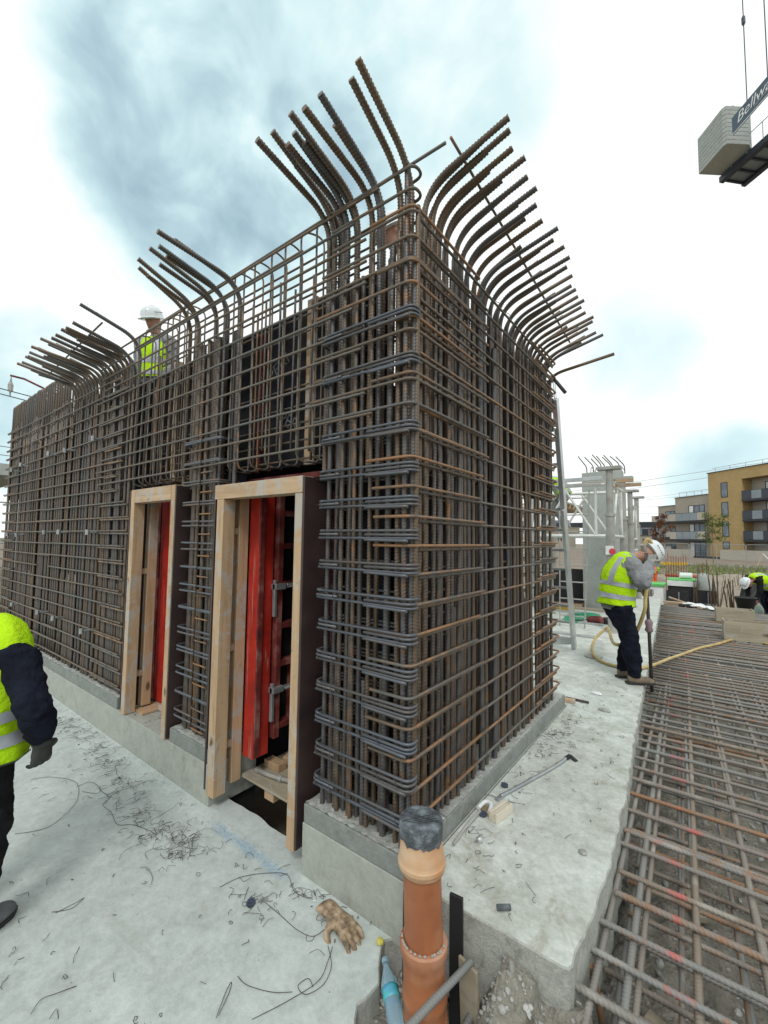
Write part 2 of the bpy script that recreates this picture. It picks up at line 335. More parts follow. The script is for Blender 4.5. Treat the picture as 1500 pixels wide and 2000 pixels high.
def glass(name, col, rough=.05, trans=.9):
    m_, t, b = newmat(name); b.inputs['Base Color'].default_value = (*col, 1); b.inputs['Roughness'].default_value = rough; b.inputs['Transmission Weight'].default_value = trans; b.inputs['IOR'].default_value = 1.3; return m_
MT['bottle'] = glass('clear_plastic', (.75, .86, .92), .12, .75)
MT['bottleb'] = glass('blue_plastic', (.55, .76, .88), .2, .7)
MT['window'] = simple('window_glass', (.10, .13, .16), (.22, .26, .30), .8, .08, 0, 0)
# ------------------------------------------------------------------ ground, slabs, kickers
def dens(poly, step=.12, jit=.006, skip=()):
    out = []; n = len(poly)
    for i in range(n):
        a = Vector((*poly[i], 0)); b = Vector((*poly[(i + 1) % n], 0)); L = (b - a).length; k = max(1, min(60, int(L / step)))
        for j in range(k):
            p = a.lerp(b, j / k)
            if j and i not in skip: p += Vector((noise.noise(p * 9), noise.noise(p * 9 + Vector((5, 5, 5))), 0)) * jit * 2
            out.append((p.x, p.y))
    return out
def sheet(x0, x1, y0, y1, nx, ny, zf):
    g = G()
    for j in range(ny + 1):
        for i in range(nx + 1):
            x = x0 + (x1 - x0) * i / nx; y = y0 + (y1 - y0) * j / ny; g.v.append((x, y, zf(x, y)))
    for j in range(ny):
        for i in range(nx):
            a = j * (nx + 1) + i; g.f.append((a, a + 1, a + nx + 2, a + nx + 1))
    return g
def nn(x, y, s, z=0.): return noise.noise(Vector((x * s, y * s, z)))
obj('ground', sheet(-400, 400, -300, 500, 160, 160, lambda x, y: -.75 + (.0 if y < 20 else .25 * nn(x, y, .05)) + min(max(y - 34, 0), 16) / 16 * .55), MT['dirt'], kind='structure')
fl = [(-16, -9), (.4, -9), (.4, -1.25), (.12, -.85), (.03, -.6), (.05, -.42), (-.02, -.32), (.0, -.2), (-.06, -.12), (-.1, -.03), (-.02, .02), (-.70, .02), (-.70, .16), (-1.70, .16), (-1.70, .02), (-8.2, .02), (-8.2, 12), (-16, 12)]

sl = [(.004, .05), (.24, .03), (.46, .05), (.60, .045), (.71, .055), (.735, .4), (.737, .78), (.70, 1.6), (.638, 2.45), (.58, 3.4), (.518, 4.44), (.32, 8), (.094, 11.9), (.0, 13.2), (-13, 13.2), (-13, 2.83), (.004, 2.83)]
def slabobj(name, poly, z0, z1, m_):
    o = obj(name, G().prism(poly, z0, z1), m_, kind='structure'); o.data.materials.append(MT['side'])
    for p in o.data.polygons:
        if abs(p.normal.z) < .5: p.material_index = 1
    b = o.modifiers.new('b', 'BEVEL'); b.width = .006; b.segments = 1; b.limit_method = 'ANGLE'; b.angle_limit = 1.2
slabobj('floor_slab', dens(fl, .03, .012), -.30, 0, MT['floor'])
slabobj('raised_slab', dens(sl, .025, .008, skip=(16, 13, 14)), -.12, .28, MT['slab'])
def sat(v): return max(0., min(1., v))
def rub(x, y):
    z = -.30 - .05 * (x > .6) + .07 * nn(x, y, 1.7) + .035 * nn(x, y, 6) + .018 * nn(x, y, 19)
    if y < .06 and x < 1: z += .20 * sat(1.12 - (x + .02) / .42) * (1 + .2 * nn(x, y, 5))
    if y < .12: z += .50 * sat(1 - max(0, .05 - y) / .62) * sat((.93 - x) * 6) * sat((x - .30) * 6) * (1 + .14 * nn(x, y, 7))
    return z
obj('rubble_ground', sheet(-.35, 2.0, -1.6, 2.0, 150, 230, rub), MT['soil'], kind='structure')
obj('trench_ground', sheet(-.35, 7.5, 1.99, 15.5, 110, 190, rub), MT['soil'], kind='structure')
obj('trench_side_ground', sheet(1.99, 7.5, -1.6, 2.0, 60, 50, rub), MT['soil'], kind='structure')
def kicker(label, base, tops, loc):
    t = thing('kicker_wall', label, 'concrete kicker', loc)
    for i, b in enumerate(base): part('base', G().box(*b), MT['kick'], t, bevel=.004)
    for b in tops:
        x0, x1, y0, y1, z0, z1 = b
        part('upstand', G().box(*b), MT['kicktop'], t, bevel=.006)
        part('rough_top', sheet(x0 + .006, x1 - .006, y0 + .006, y1 - .006, int((x1 - x0) / .02) + 2, int((y1 - y0) / .02) + 2, lambda x, y: z1 + .003 + max(0, .012 * nn(x, y, 22) + .008 * nn(x, y, 60))), MT['rough'], t)
    return t
kicker('long low concrete kicker under the rebar cage, running left from the large doorway', [(-8.15, -1.69, 0, .40, -.02, .28)], [(-8.15, -3.28, .003, .397, .281, .385), (-2.28, -1.695, .003, .397, .281, .385)], (-5, .2, 0))
kicker('short concrete kicker under the near corner of the cage beside the orange pipe', [(-.72, 0, 0, .40, -.02, .28), (-.40, .0, .401, 2.80, -.02, .28)], [(-.715, -.003, .003, .398, .281, .385), (-.398, -.003, .400, 2.797, .281, .385)], (-.3, .2, 0))
# shaft under the doorway: sides and bottom
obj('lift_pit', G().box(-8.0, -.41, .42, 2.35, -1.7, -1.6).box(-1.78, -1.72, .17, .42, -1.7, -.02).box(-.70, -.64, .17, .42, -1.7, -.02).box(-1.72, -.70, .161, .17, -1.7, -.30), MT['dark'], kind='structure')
# ------------------------------------------------------------------ bars
def ribf(r, p):
    def f(s_, th):
        tri = np.abs(((th / math.pi) % 2) - 1); sg = np.where(th < math.pi, 1, -1)
        k = np.maximum(0, np.cos(2 * math.pi * (s_ / p + tri * 1.25 + .25 * sg))) ** 1.5
        return 1 + .24 * k - .05
    return f
def resample(path, ds):
    P = np.array([tuple(p) for p in path], float); L = np.concatenate([[0], np.cumsum(np.linalg.norm(np.diff(P, axis=0), axis=1))])
    s_ = np.linspace(0, L[-1], max(2, int(L[-1] / ds))); return np.stack([np.interp(s_, L, P[:, i]) for i in range(3)], 1)
_mc = {}
def ribbed(path, r, seg=12, p=None, key=None):
    if key in _mc: return _mc[key]
    p = p or .0185
    g = G().sweep(resample(path, p / 4.2), r, seg, True, ribf(r, p)); me = g.mesh('ribbed_bar', True)
    if key: _mc[key] = me
    return me
def plain(L, r, seg=8):
    L = round(L * 50) / 50; k = ('pl', L, r, seg)
    if k not in _mc: _mc[k] = G().sweep([(0, 0, L * i / 6) for i in range(7)], r, seg).mesh('round_bar', True)
    return _mc[k]
def setmat(me, mat):
    if not me.materials: me.materials.append(mat)
    return me
cage = thing('rebar_cage', 'large rust-brown steel reinforcement cage on concrete kickers, its top bars bent outward', 'rebar cage', (0, 0, .385))
LC = Vector(cage.location)
def rc(k=0.): return (max(0, min(1, rnd.gauss(.25 + k, .15))), rnd.uniform(0, 1), 0, 1)
def vbar(x, y, z0, z1, r=.016, k=0., name='vertical_bar', far=False, tilt=.0025, mat='bar'):
    L = round((z1 - z0) * 10) / 10
    if far:
        me = plain(L, r, 6)
    else: me = ribbed([(0, 0, 0), (0, 0, L)], r, key=('rb', round(r, 4), L, mat))
    o = obj(name, me, MT[mat], cage, loc=Vector((x, y, z1 - L)) - LC, rot=(rnd.gauss(0, tilt), rnd.gauss(0, tilt), rnd.uniform(0, 6.28)), color=rc(k)); return o
def hbar(a, b, r=.0085, k=.05, name='horizontal_bar', mat='bar2', seg=8):
    a = Vector(a); b = Vector(b); d_ = b - a; L = d_.length
    me = setmat(plain(L, r, seg), MT[mat])
    return obj(name, me, None, cage, loc=a - LC, rot=d_.to_track_quat('Z', 'Y').to_euler(), color=rc(k))
def pathbar(name, pts, r, k=.1, mat='bar2', fr=.05, seg=8, key=None, loc=(0, 0, 0), rot=(0, 0, 0)):
    if key and key in _mc: me = _mc[key]
    else:
        me = G().sweep(fillet(pts, fr), r, seg).mesh(name, True); me.materials.append(MT[mat])
        if key: _mc[key] = me
    return obj(name, me, None, cage, loc=Vector(loc) - LC, rot=rot, color=rc(k))
J = lambda s=.004: rnd.gauss(0, s)
# --- near corner, left face
for x, r, y in [(-.635, .0135, .066), (-.573, .0135, .10), (-.524, .0140, .068), (-.473, .0140, .095), (-.425, .0115, .064), (-.375, .0140, .10), (-.311, .0115, .066), (-.258, .0130, .105), (-.199, .0175, .07), (-.172, .0130, .105), (-.118, .0130, .068), (-.095, .0125, .12), (-.04, .0140, .075)]:
    vbar(x - (y - .07) * .9, y, .36, rnd.uniform(3.35, 3.62), r, .35 if x in (-.425, -.172) else 0.)
for x in (-.605, -.548, -.445, -.335, -.225): vbar(x, .085 + J(.01), .34, 1.2 + rnd.uniform(-.12, .2), .0140, .3, 'starter_bar')
for i in range(2): vbar(-.60 + i * .3, .215, .36, 3.55 + J(.05), .016, 0)
vbar(-.068, .052, .36, 3.95, .0130, .3); vbar(-.020, .085, .36, 3.7, .0135)
# --- right face
for y in (.12, .165, .237, .28, .324, .386, .457, .501, .564, .617, .671, .735, .786, .838, .973, 1.065, 1.181, 1.275, 1.373, 1.466, 1.585, 1.70, 1.784, 1.897, 2.002, 2.126, 2.227, 2.332, 2.442, 2.557):
    r = .0185 if y in (.973, .165, 1.181) else rnd.choice((.0135, .0145, .0125, .0135))
    vbar(-.066 + J(.006), y, .36, rnd.uniform(3.3, 3.65), r, .05)
for i in range(15): vbar(-.075 + J(.008), .26 + i * .16 + J(.02), .34, rnd.choice((1.15, 1.35, 1.5)) + J(.05), .0140, .2, 'starter_bar')
for i in range(5): vbar(-.14 + J(.02), .25 + i * .5 + J(.015), .36, 3.5 + J(.08), .016, .05)
for i in range(5): vbar(-.235 + J(.01), .4 + i * .45, .36, 3.55 + J(.08), .016, 0, far=True)
# --- pier of bars between the doorways
for x in (-2.214, -2.165, -2.12, -2.0, -1.95, -1.88): vbar(x, .075 + J(.01), .36, 3.5, .0165, .1)
for x in (-2.21, -2.17, -2.08, -2.03): vbar(x, .10 + J(.01), .34, 1.55 + J(.06), .0165, .4, 'starter_bar')
for x in (-2.2, -2.1, -2.0, -1.9): vbar(x, .215, .36, 3.6, .016)
# --- long wall left of the small doorway
for i in range(47):
    x = -3.42 - i * .1 + J(.01); vbar(x, .066 + J(.003), .36, rnd.uniform(3.4, 3.7), .0145, 0, far=i > 16)
    vbar(x + .035 + J(.006), .075 + J(.01), .34, (1.42 if i % 3 else 3.3) + J(.05), .0135, .15, 'starter_bar' if i % 3 else 'vertical_bar', far=i > 10)
for i in range(46): (vbar(-3.45 - i * .1 + J(.012), .215 + J(.01), .36, 3.6 + J(.05), .016, 0, far=True) if i % 5 == 0 else None)
# --- lintel bars over the doorways: closed links and thin uprights
for i, x in enumerate([-.765, -.92, -1.08, -1.25, -1.41, -1.56, -1.68, -2.37, -2.50, -2.63, -2.76, -2.9, -3.04, -3.18, -3.31]):
    z1 = 3.955 - .02 * (x < -2); zb = 2.40
    pathbar('lintel_link', [(0, .18, 0), (0, 0, 0), (0, 0, z1 - zb), (0, .16, z1 - zb), (0, .16, 0), (0, .05, 0)], .0068, .15, fr=.07, key=('ll', x < -2), loc=(x + J(.008), .055, zb), rot=(0, J(.01), J(.12)))
    vbar(x + rnd.uniform(.05, .09), .09, 2.5, 3.5 + J(.1), .008, .2, far=True)
    if i % 2: vbar(x - .03, .21, 2.45, 3.7 + J(.1), .009, .4, far=True)
# --- horizontal levels
LW = [.463 + .148 * k for k in range(22)]
for i, z in enumerate(LW):
    z += J(.004); xr = -3.33 + J(.03) if z < 2.36 else -3.6 + J(.1)
    hbar((-8.12, .036, z), (-5.6 + J(.3), .036, z + J(.006)), .0085); hbar((-6.0 + J(.3), .038, z + .002), (xr - .04, .036, z + J(.005)), .0085)
    hbar((-4.0 + J(.05), .034, z - .02), (xr + .03, .034, z - .022), .0085, .3)
    hbar((-8.16, .034, z + .019), (-7.42 + J(.04), .034, z + .019), .0085, .3)
    hbar((-8.1, .24, z - .01), (-3.4, .24, z), .008, seg=6)
for i in range(12):
    z = 2.462 + .1295 * i + J(.003)
    x0 = -4.15 + J(.12); x1 = -.35 + J(.06)
    hbar((x0, .034, z + J(.003)), (x1, .034, z + J(.004)), .0085, .12); hbar((-3.2, .24, z), (-.4, .24, z), .008, .2, seg=6)
    # L bars round the near corner
    hook = .34 if i < 7 else .2
    pathbar('corner_bar', [(-.72 + J(.05), .03, 0), (-.012, .03, 0), (-.012, .98, 0)] if i < 9 else [(-.6, .03, 0), (-.012, .03, 0), (-.012, .12, 0), (-.1, .13, 0)], .0085, .2, loc=(0, 0, z + .02 + J(.004)), fr=.055)
hbar((-3.15, .048, 3.91), (.165, .046, 3.925), .0085, .1)
hbar((-3.4, .05, 3.80), (-.9, .048, 3.795), .0085, .1)
RW = [.515 + .1505 * k for k in range(22)]
for i, z in enumerate(RW):
    z += J(.003)
    hbar((-.030, .12, z - .018), (-.030, 2.60, z - .018 + J(.004)), .0086, rnd.choice((-.1, .15, .35)))
    if z < 2.4 or i % 2: pathbar('corner_bar', [(-.27 + J(.02), .028, 0), (-.010, .028, 0), (-.012, .90 + J(.05), 0)], .0085, .6, loc=(0, 0, z + .004), fr=.05)
    hbar((-.028, 1.98 + J(.03), z + .003), (-.028, 2.61, z + .003 + J(.004)), .0085, .6, 'end_bar')
    pathbar('end_link', [(-.013, 2.12 + J(.02), 0), (-.010, 2.66, 0), (-.24, 2.66, 0), (-.24, 2.2, 0)], .0085, .4, loc=(0, 0, z + .024), fr=.05)
    hbar((-.26, .4, z), (-.26, 2.4, z), .008, .1, seg=6)
# --- corner ties, sets of three
TZ = [.511 + .1745 * k for k in range(11)] + [2.47, 2.83, 3.08]
for z in TZ:
    dx = J(.006)
    for q in range(3):
        pathbar('corner_tie', [(-.50, .024, 0), (-.672 + dx, .024, 0), (-.672 + dx, .23, 0), (-.10, .23, 0), (-.085, .125, 0), (-.004, .105, 0), (-.004, .020, 0), ((-.655, -.30, -.62)[q], .020, 0)], .0077, -.1, 'tie', .045, loc=(0, -.004 * (q == 1), z + .021 * q + J(.002)), rot=(J(.004), J(.004), 0))
    hbar((-.30, .012, z - .008), (-.02, .010, z - .012), .008, 0, 'corner_tie', 'tie')
for k in range(14):
    z = .50 + .165 * k
    for q in range(2):
        pathbar('pier_tie', [(-2.0, .02, 0), (-2.275, .02, 0), (-2.275, .24, 0), (-1.765, .24, 0), (-1.765, .02, 0), (-1.98, .02, 0)], .0082, 0, 'tie', .04, loc=(0, 0, z + .022 * q + J(.003)), rot=(0, J(.006), 0))
    pathbar('pier_link', [(-1.86, .04, 0), (-2.06, .04, 0), (-2.07, .16, 0), (-1.9, .17, 0)], .006, .5, 'bar2', .05, loc=(0, 0, z - .06 + J(.01)))
# --- bent bars
def bent(x, y, rz, H, arm, rise, z0=2.3, r=.0165, k=0., far=False):
    H = round(H / .02) * .02; arm = round(arm / .03) * .03; rise = round(rise / .02) * .02
    key = ('bent', H, arm, rise, r, far, z0); pts = fillet([(0, 0, 0), (0, 0, H - z0), (arm, 0, H - z0 + rise)], .185, 10)
    if far:
        if key not in _mc: _mc[key] = G().sweep(pts, r, 8).mesh('bent_bar', True)
        me = _mc[key]
    else: me = ribbed(pts, r, key=key)
    return obj('bent_bar', me, MT['bar'], cage, loc=Vector((x, y, z0)) - LC, rot=(J(.004), J(.004), rz + J(.013)), color=rc(k))
DN = -math.pi / 2
for x, arm, zt, y in [(-.085, .47, 4.14, .10), (-.155, .45, 4.12, .105), (-.285, .50, 4.09, .10), (-.30, .43, 4.05, .14), (-.372, .57, 4.02, .12), (-.47, .53, 4.07, .10), (-.50, .46, 4.04, .15), (-.545, .45, 4.08, .10), (-.585, .48, 4.02, .11), (-.653, .50, 4.10, .10), (-.64, .40, 4.05, .14), (-.70, .56, 4.03, .10)]:
    bent(x, y, DN + .02, 3.94, arm, zt - 3.94, r=.0175 if x != -.30 else .021, k=.1)
for x, arm, zt, y in [(-1.66, .62, 3.92, .1), (-1.70, .55, 3.93, .13), (-1.87, .55, 3.96, .1), (-1.90, .5, 3.93, .14), (-2.0, .54, 3.99, .1), (-2.06, .48, 3.96, .14), (-2.28, .52, 4.03, .1), (-2.33, .45, 3.98, .14), (-2.41, .44, 4.06, .1)]:
    bent(x, y, DN, 3.86, arm, max(.04, zt - 3.86), r=.0165, k=.05)
for x, arm, zt in [(-3.39, .55, 4.04), (-3.42, .42, 4.02)]: bent(x, .10, DN, 3.90, arm, zt - 3.90, r=.016)
for i in range(17):
    x = -3.56 - i * .102
    bent(x, .10, DN, 3.80, .56 + J(.03), .10 + J(.02), r=.0165, far=i > 5); bent(x - .035, .15, DN, 3.78, .47 + J(.05), .08 + J(.02), r=.0165, far=i > 5)
for i in range(25):
    y = .25 + i * .0975 + J(.006); zt = float(np.interp(y, [.25, .63, .94, 1.25, 1.7, 2.6], [4.10, 4.07, 3.98, 3.92, 3.88, 3.86])); H = zt - .14
    bent(-.095, y, 0, H, .50 + J(.015), zt - H, r=.0160 if i < 8 else .0145, far=i > 12); bent(-.13, y + .04, 0, H - .01, .40 + J(.03), zt - H, r=.0150, far=i > 9)
bent(-.11, 2.66, .1, 3.60, .62, .1, r=.016, far=True); bent(-.08, 2.66, .3, 3.62, .16, -.22, r=.018, far=True)
hbar((.12, .19, 4.10), (.105, 2.74, 3.935), .0085, 0); hbar((-3.5, -.22, 3.99), (-5.3, -.17, 3.90), .0085, 0)
for i in range(28):   # hairpins over the far end of the wall
    x = -5.35 - i * .1 + J(.008)
    pathbar('hairpin_bar', [(0, 0, 0), (0, 0, 1.6), (0, .18, 1.6), (0, .18, 0)], .0125, .1, 'bar', .07, key='hpn', loc=(x, .07, 2.46 + J(.008)))
# --- form tie pins sticking through the long wall
for X, Z in [(-5.6, 2.95), (-4.98, 2.95), (-4.1, 2.96), (-6.85, 2.92), (-7.37, 2.89), (-5.6, 1.94), (-5.02, 1.94), (-4.1, 1.94), (-6.85, 1.92), (-7.38, 1.92), (-5.64, .92), (-5.03, .92), (-4.11, .9), (-6.86, .9)]:
    g = G().sweep([(0, 0, 0), (0, -.16, 0)], .012, 8).sweep([(0, -.15, -.028), (0, -.15, .028)], .02, 8)
    obj('tie_pin', g, MT['galv'], cage, loc=Vector((X, .10, Z)) - LC, rot=(J(.05), 0, J(.08)))
# small wire twists at crossings: too many and too small to pick apart
g = G()
def twist(x, y, z, face):
    n0 = (0, -1, 0) if face == 'L' else (1, 0, 0); u = Vector((1, 0, 0)) if face == 'L' else Vector((0, 1, 0)); n_ = Vector(n0); c = Vector((x, y, z))
    a = c + u * .014 - Vector((0, 0, .02)) ; b = c - u * .014 + Vector((0, 0, .02)) ; g.sweep([a - n_ * .012, a.lerp(b, .35) + n_ * .010, a.lerp(b, .65) + n_ * .010, b - n_ * .012], .0019, 4)
    if rnd.random() < .3:
        t_ = c + n_ * .01; g.sweep([t_, t_ + n_ * rnd.uniform(.01, .03) + u * rnd.uniform(-.03, .03) + Vector((0, 0, rnd.uniform(-.03, .01)))], .0013, 4)
for z in TZ[:13]:
    for x in (-.63, -.52, -.41, -.31, -.19, -.07): 
        if rnd.random() < .7: twist(x, .012, z + .02, 'L')
for z in RW:
    for y in (.2, .324, .457, .564, .735, .838, .973, 1.181, 1.373, 1.585, 1.784, 2.0, 2.2):
        if rnd.random() < .65: twist(-.018, y, z - .018, 'R')
for z in LW[:15]:
    for i in range(8):
        if rnd.random() < .6: twist(-3.42 - .1 * i, .024, z, 'L')
part('tie_wire_twists', g, MT['wire'], cage, kind='stuff')
part('red_conduit', G().sweep([(-.135, .16, .9), (-.14, .16, 2.25)], .008, 6), MT['red'], cage)
# mortar smears on starter bars are in the steel's own noise
# ------------------------------------------------------------------ inner formwork behind the cage
frm = thing('inner_formwork', 'dark plywood wall formwork with timber strips standing behind the rebar cage', 'formwork', (-3, .45, .3))
def bx(g, *a): return g.box(*a)
xs = [-8.0, -6.8, -5.6, -4.4, -3.45, -2.9, -2.3, -1.76, -1.08, -.98, -.62, -.32]
for a, b in zip(xs[:-1], xs[1:]):
    if a == -1.08: continue
    z0 = .387 if (b <= -3.4 or (a >= -2.35 and b <= -1.7) or a >= -.70) else 2.42
    top = 3.50 if b < -3.4 else (3.56 + .04 * (a > -1.2))
    if a == -.98: a = -.984
    part('ply_panel', G().box(a + .004, b - .004, .275, .293, z0, top), MT['plydark'], frm)
for x in (-1.03, -2.32, -2.95, -4.42): part('timber_strip', G().box(x - .05, x + .05, .265, .30, 2.42, 3.62), MT['timber'], frm)
for x in (-.615,): part('timber_strip', G().box(x - .024, x + .024, .25, .272, .5, 3.2), MT['timber'], frm)
for i, (a, b) in enumerate([(.30, 1.1), (1.11, 1.8), (1.81, 2.4)]): part('ply_panel', G().box(-.318, -.300, a, b, .387, 3.60), MT['plydark'], frm)
for y in (.52, 1.32): part('timber_strip', G().box(-.295, -.27, y - .03, y + .03, .5, 3.3), MT['timber'], frm)
part('ply_panel', G().box(-8.0, -.33, 2.40, 2.42, -.5, 3.5), MT['plydark'], frm)
part('red_beam', G().box(-2.3, -.95, .30, .36, 2.33, 2.37), MT['reddirt'], frm); part('red_beam', G().box(-1.62, -1.58, .255, .272, 2.42, 3.5), MT['reddirt'], frm)
part('walkway_board', G().box(-8.0, -4.6, .32, 2.38, 2.80, 2.85).box(-4.6, -.34, .32, 2.38, 2.80, 2.85), MT['plywood'], frm, kind='stuff')
# cross wall panel seen through the large doorway
cw = thing('steel_shutter', 'dirty red steel framed formwork panel inside the large doorway, bright red post at its edge', 'formwork panel', (-1.57, .7, .3))
part('ply_sheet', G().box(-1.60, -1.575, .40, 2.3, .36, 2.36), MT['plydark'], cw)
part('red_post', G().box(-1.64, -1.52, .235, .375, .28, 2.30), MT['red'], cw, bevel=.006)
part('post_lip', G().box(-1.515, -1.50, .235, .275, .30, 2.28), MT['reddirt'], cw)
part('edge_stile', G().box(-1.575, -1.49, .40, .45, .38, 2.34), MT['reddirt'], cw, bevel=.004)
part('edge_stile', G().box(-1.575, -1.49, 1.0, 1.05, .38, 2.34), MT['reddirt'], cw)
for z in (.46, .93, 1.22, 1.54, 1.84, 2.1): part('cross_rib', G().box(-1.575, -1.495, .45, 1.0, z - .022, z + .022), MT['reddirt'], cw, bevel=.003)
part('brace_rib', G().box(-1.57, -1.50, .58, .64, .48, .90), MT['reddirt'], cw)
part('handle', G().box(-1.57, -1.44, .66, .80, 1.04, 1.07).box(-1.57, -1.44, .66, .80, 1.12, 1.15).box(-1.45, -1.44, .66, .80, 1.04, 1.15), MT['red'], cw)
for z in (1.50, .72):
    c = part('clamp', G().box(-1.52, -1.46, .36, .46, z + .005, z + .05).box(-1.505, -1.475, .36, .385, z - .20, z + .08), MT['galv'], cw, bevel=.004)
    part('spring', G().sweep([(-1.46 + .016 * math.cos(a_ * .9), .46 + a_ * .0026, z + .035 + .016 * math.sin(a_ * .9)) for a_ in range(46)], .004, 5), MT['galv'], c, False)
def text(name, body, size, mat, parent, M, ext=.0008, shear=0., spacing=1.):
    cu = bpy.data.curves.new(name, 'FONT'); cu.body = body; cu.size = size; cu.extrude = ext; cu.shear = shear; cu.space_character = spacing; cu.align_x = 'CENTER'; cu.align_y = 'CENTER'
    cu.materials.append(mat); tmp = bpy.data.objects.new('tmp', cu); C.objects.link(tmp); bpy.context.view_layer.update()
    me = bpy.data.meshes.new_from_object(tmp.evaluated_get(bpy.context.evaluated_depsgraph_get())); bpy.data.objects.remove(tmp); me.materials.clear(); me.materials.append(mat)
    o = bpy.data.objects.new(name, me); C.objects.link(o); o.parent = parent; o.matrix_basis = Matrix.Translation(-Vector(parent.location)) @ M; return o
MT['print'] = simple('grey_print', (.16, .16, .16), (.08, .08, .08), 20, .7)
def face(p, right, up):
    r_ = Vector(right).normalized(); u_ = Vector(up).normalized(); n_ = r_.cross(u_)
    return Matrix(((r_.x, u_.x, n_.x, p[0]), (r_.y, u_.y, n_.y, p[1]), (r_.z, u_.z, n_.z, p[2]), (0, 0, 0, 1)))
text('printed_word', 'PERI', .13, MT['print'], cw, face((-1.573, .75, .78), (0, 1, .6), (0, -.6, 1)))
text('printed_word', 'PERI', .10, MT['print'], cw, face((-1.573, .76, 1.70), (0, 1, -.5), (0, .5, 1)))
text('printed_number', '10', .10, MT['print'], cw, face((-1.573, .74, 1.98), (0, 1, 0), (0, 0, 1)))
for x, z, a in ((-1.4, 3.2, .5), (-1.25, 2.75, -.5), (-2.1, 3.0, .5), (-2.7, 3.2, -.5), (-3.2, 2.8, .5)):
    text('printed_word', 'PERI', .14, MT['print'], frm, face((x, .2735, z), (math.cos(a), 0, math.sin(a)), (-math.sin(a), 0, math.cos(a))))
# red post behind the small doorway
cw2 = thing('shutter_post', 'bright red steel formwork post with a scraped grey edge inside the small doorway', 'formwork post', (-3.1, .3, .3))
part('post', G().box(-3.20, -2.90, .30, .36, .31, 2.30), MT['red'], cw2, bevel=.004)
part('scraped_edge', G().box(-3.27, -3.202, .29, .36, .31, 2.30), MT['reddirt'], cw2); part('foot_block', G().box(-2.95, -2.5, .23, .31, .29, .34), MT['timber_h'], cw2)
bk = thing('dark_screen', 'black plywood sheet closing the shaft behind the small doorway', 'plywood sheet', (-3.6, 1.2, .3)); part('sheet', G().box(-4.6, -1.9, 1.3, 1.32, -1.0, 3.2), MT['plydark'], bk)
# ------------------------------------------------------------------ doorway boxes
def doorbox(label, x0, x1, zl, zr, zt, hh, pl, nogs, loc):
    t = thing('door_former', label, 'door former', loc)
    full = hh > .12
    part('left_post', G().box(x0, x0 + pl, -.012, .085, zl, zt if full else zt - hh), MT['timber'], t, bevel=.003)
    part('right_post', G().box(x1 - .065, x1, -.010, .085, zr, zt if full else zt - hh), MT['timber'], t, bevel=.003)
    part('header', G().box(x0 + pl + .001 if full else x0 - .03, x1 - .066 if full else x1 + .002, -.014, .085, zt - hh + .001, zt), MT['timber_h'], t, bevel=.003)
    part('rear_post', G().box(x0 - .02, x0 + .06, .145, .225, zl + .03, zt - .06), MT['timber'], t, bevel=.003)
    part('rear_header', G().box(x0 + .062, x1, .17, .225, zt - hh * .8, zt - .01), MT['timber_h'], t)
    part('ply_side', G().box(x1 + .003, x1 + .020, -.008, .235, zr + .02, zt - hh * .02 - .004), MT['plyfilm'], t)
    part('ply_side', G().box(x0 - .05, x0 - .032, -.004, .235, zl + .02, zt - .004), MT['plyfilm'], t)
    part('ply_top', G().box(x0 - .03, x1 + .025, .087, .235, zt - .022, zt - .004), MT['plyfilm'], t)
    for z in nogs: part('noggin', G().box(x0 - .005, x0 + .05, .087, .143, z - .025, z + .025), MT['timber'], t, bevel=.003)
    return t
d2 = doorbox('larger timber door former nearest the cage corner, brown film ply on its sides', -1.70, -.78, .085, .09, 2.285, .105, .085, (1.95, 1.09, .40), (-1.25, .1, .1))
d1 = doorbox('smaller timber door former, left of the larger one, with red steel behind it', -3.16, -2.335, .285, .275, 2.335, .125, .075, (1.57, .62), (-2.75, .1, .28))
part('bottom_sill', G().box(-3.16, -2.95, .09, .36, .284, .30), MT['timber'], d1)
sp_ = thing('sill_board', 'loose plywood sheet bridging the dark hole in the large doorway', 'plywood sheet', (-1.2, .6, .1))
part('sheet', G().box(-1.66, -.79, .245, 1.15, .118, .136), MT['plywood'], sp_); part('bearer', G().box(-1.40, -1.30, .26, 1.1, .05, .116), MT['timber'], sp_)
tag(obj('timber_block', G().box(-1.62, -1.45, .42, .50, .137, .19), MT['timber'], bevel=.003), 'small timber block on the plywood sheet under the red post', 'timber block')
tag(obj('timber_block', G().box(-.14, .0, -.035, .035, 0, .06), MT['timber'], loc=(-1.40, .60, .138), rot=(0, 0, .3), bevel=.003), 'larger timber offcut lying flat on the plywood sheet in the doorway', 'timber block')
t = thing('plastic_bottle', 'clear drinks bottle with red cap standing on the plywood in the doorway', 'bottle', (-1.13, .62, .137))
part('bottle_body', G().lathe([(.028, 0), (.034, .008), (.034, .07), (.031, .08), (.034, .09), (.034, .15), (.027, .19), (.013, .215), (.013, .235)], 20), MT['bottle'], t, False, smooth=True)
part('label_band', G().lathe([(.0345, .085), (.0345, .135)], 20, cap=False), MT['white'], t, False); part('cap', G().lathe([(.015, .232), (.015, .25)], 14), MT['red'], t, False)
t = thing('grey_tube', 'bent grey plastic tube lying across the plywood sheet in the doorway', 'tube', (-1.3, .42, .135)); 
part('tube', G().sweep(cat([(-1.60, .33, .155), (-1.4, .345, .16), (-1.2, .41, .158), (-.95, .54, .158)]), .017, 10), MT['propgrey'], t, smooth=True)
for p in ((-1.59, .33, .155), (-1.36, .355, .16)): part('collar', G().sweep([p, (p[0] + .03, p[1] + .004, p[2])], .023, 10), MT['propgrey'], t)
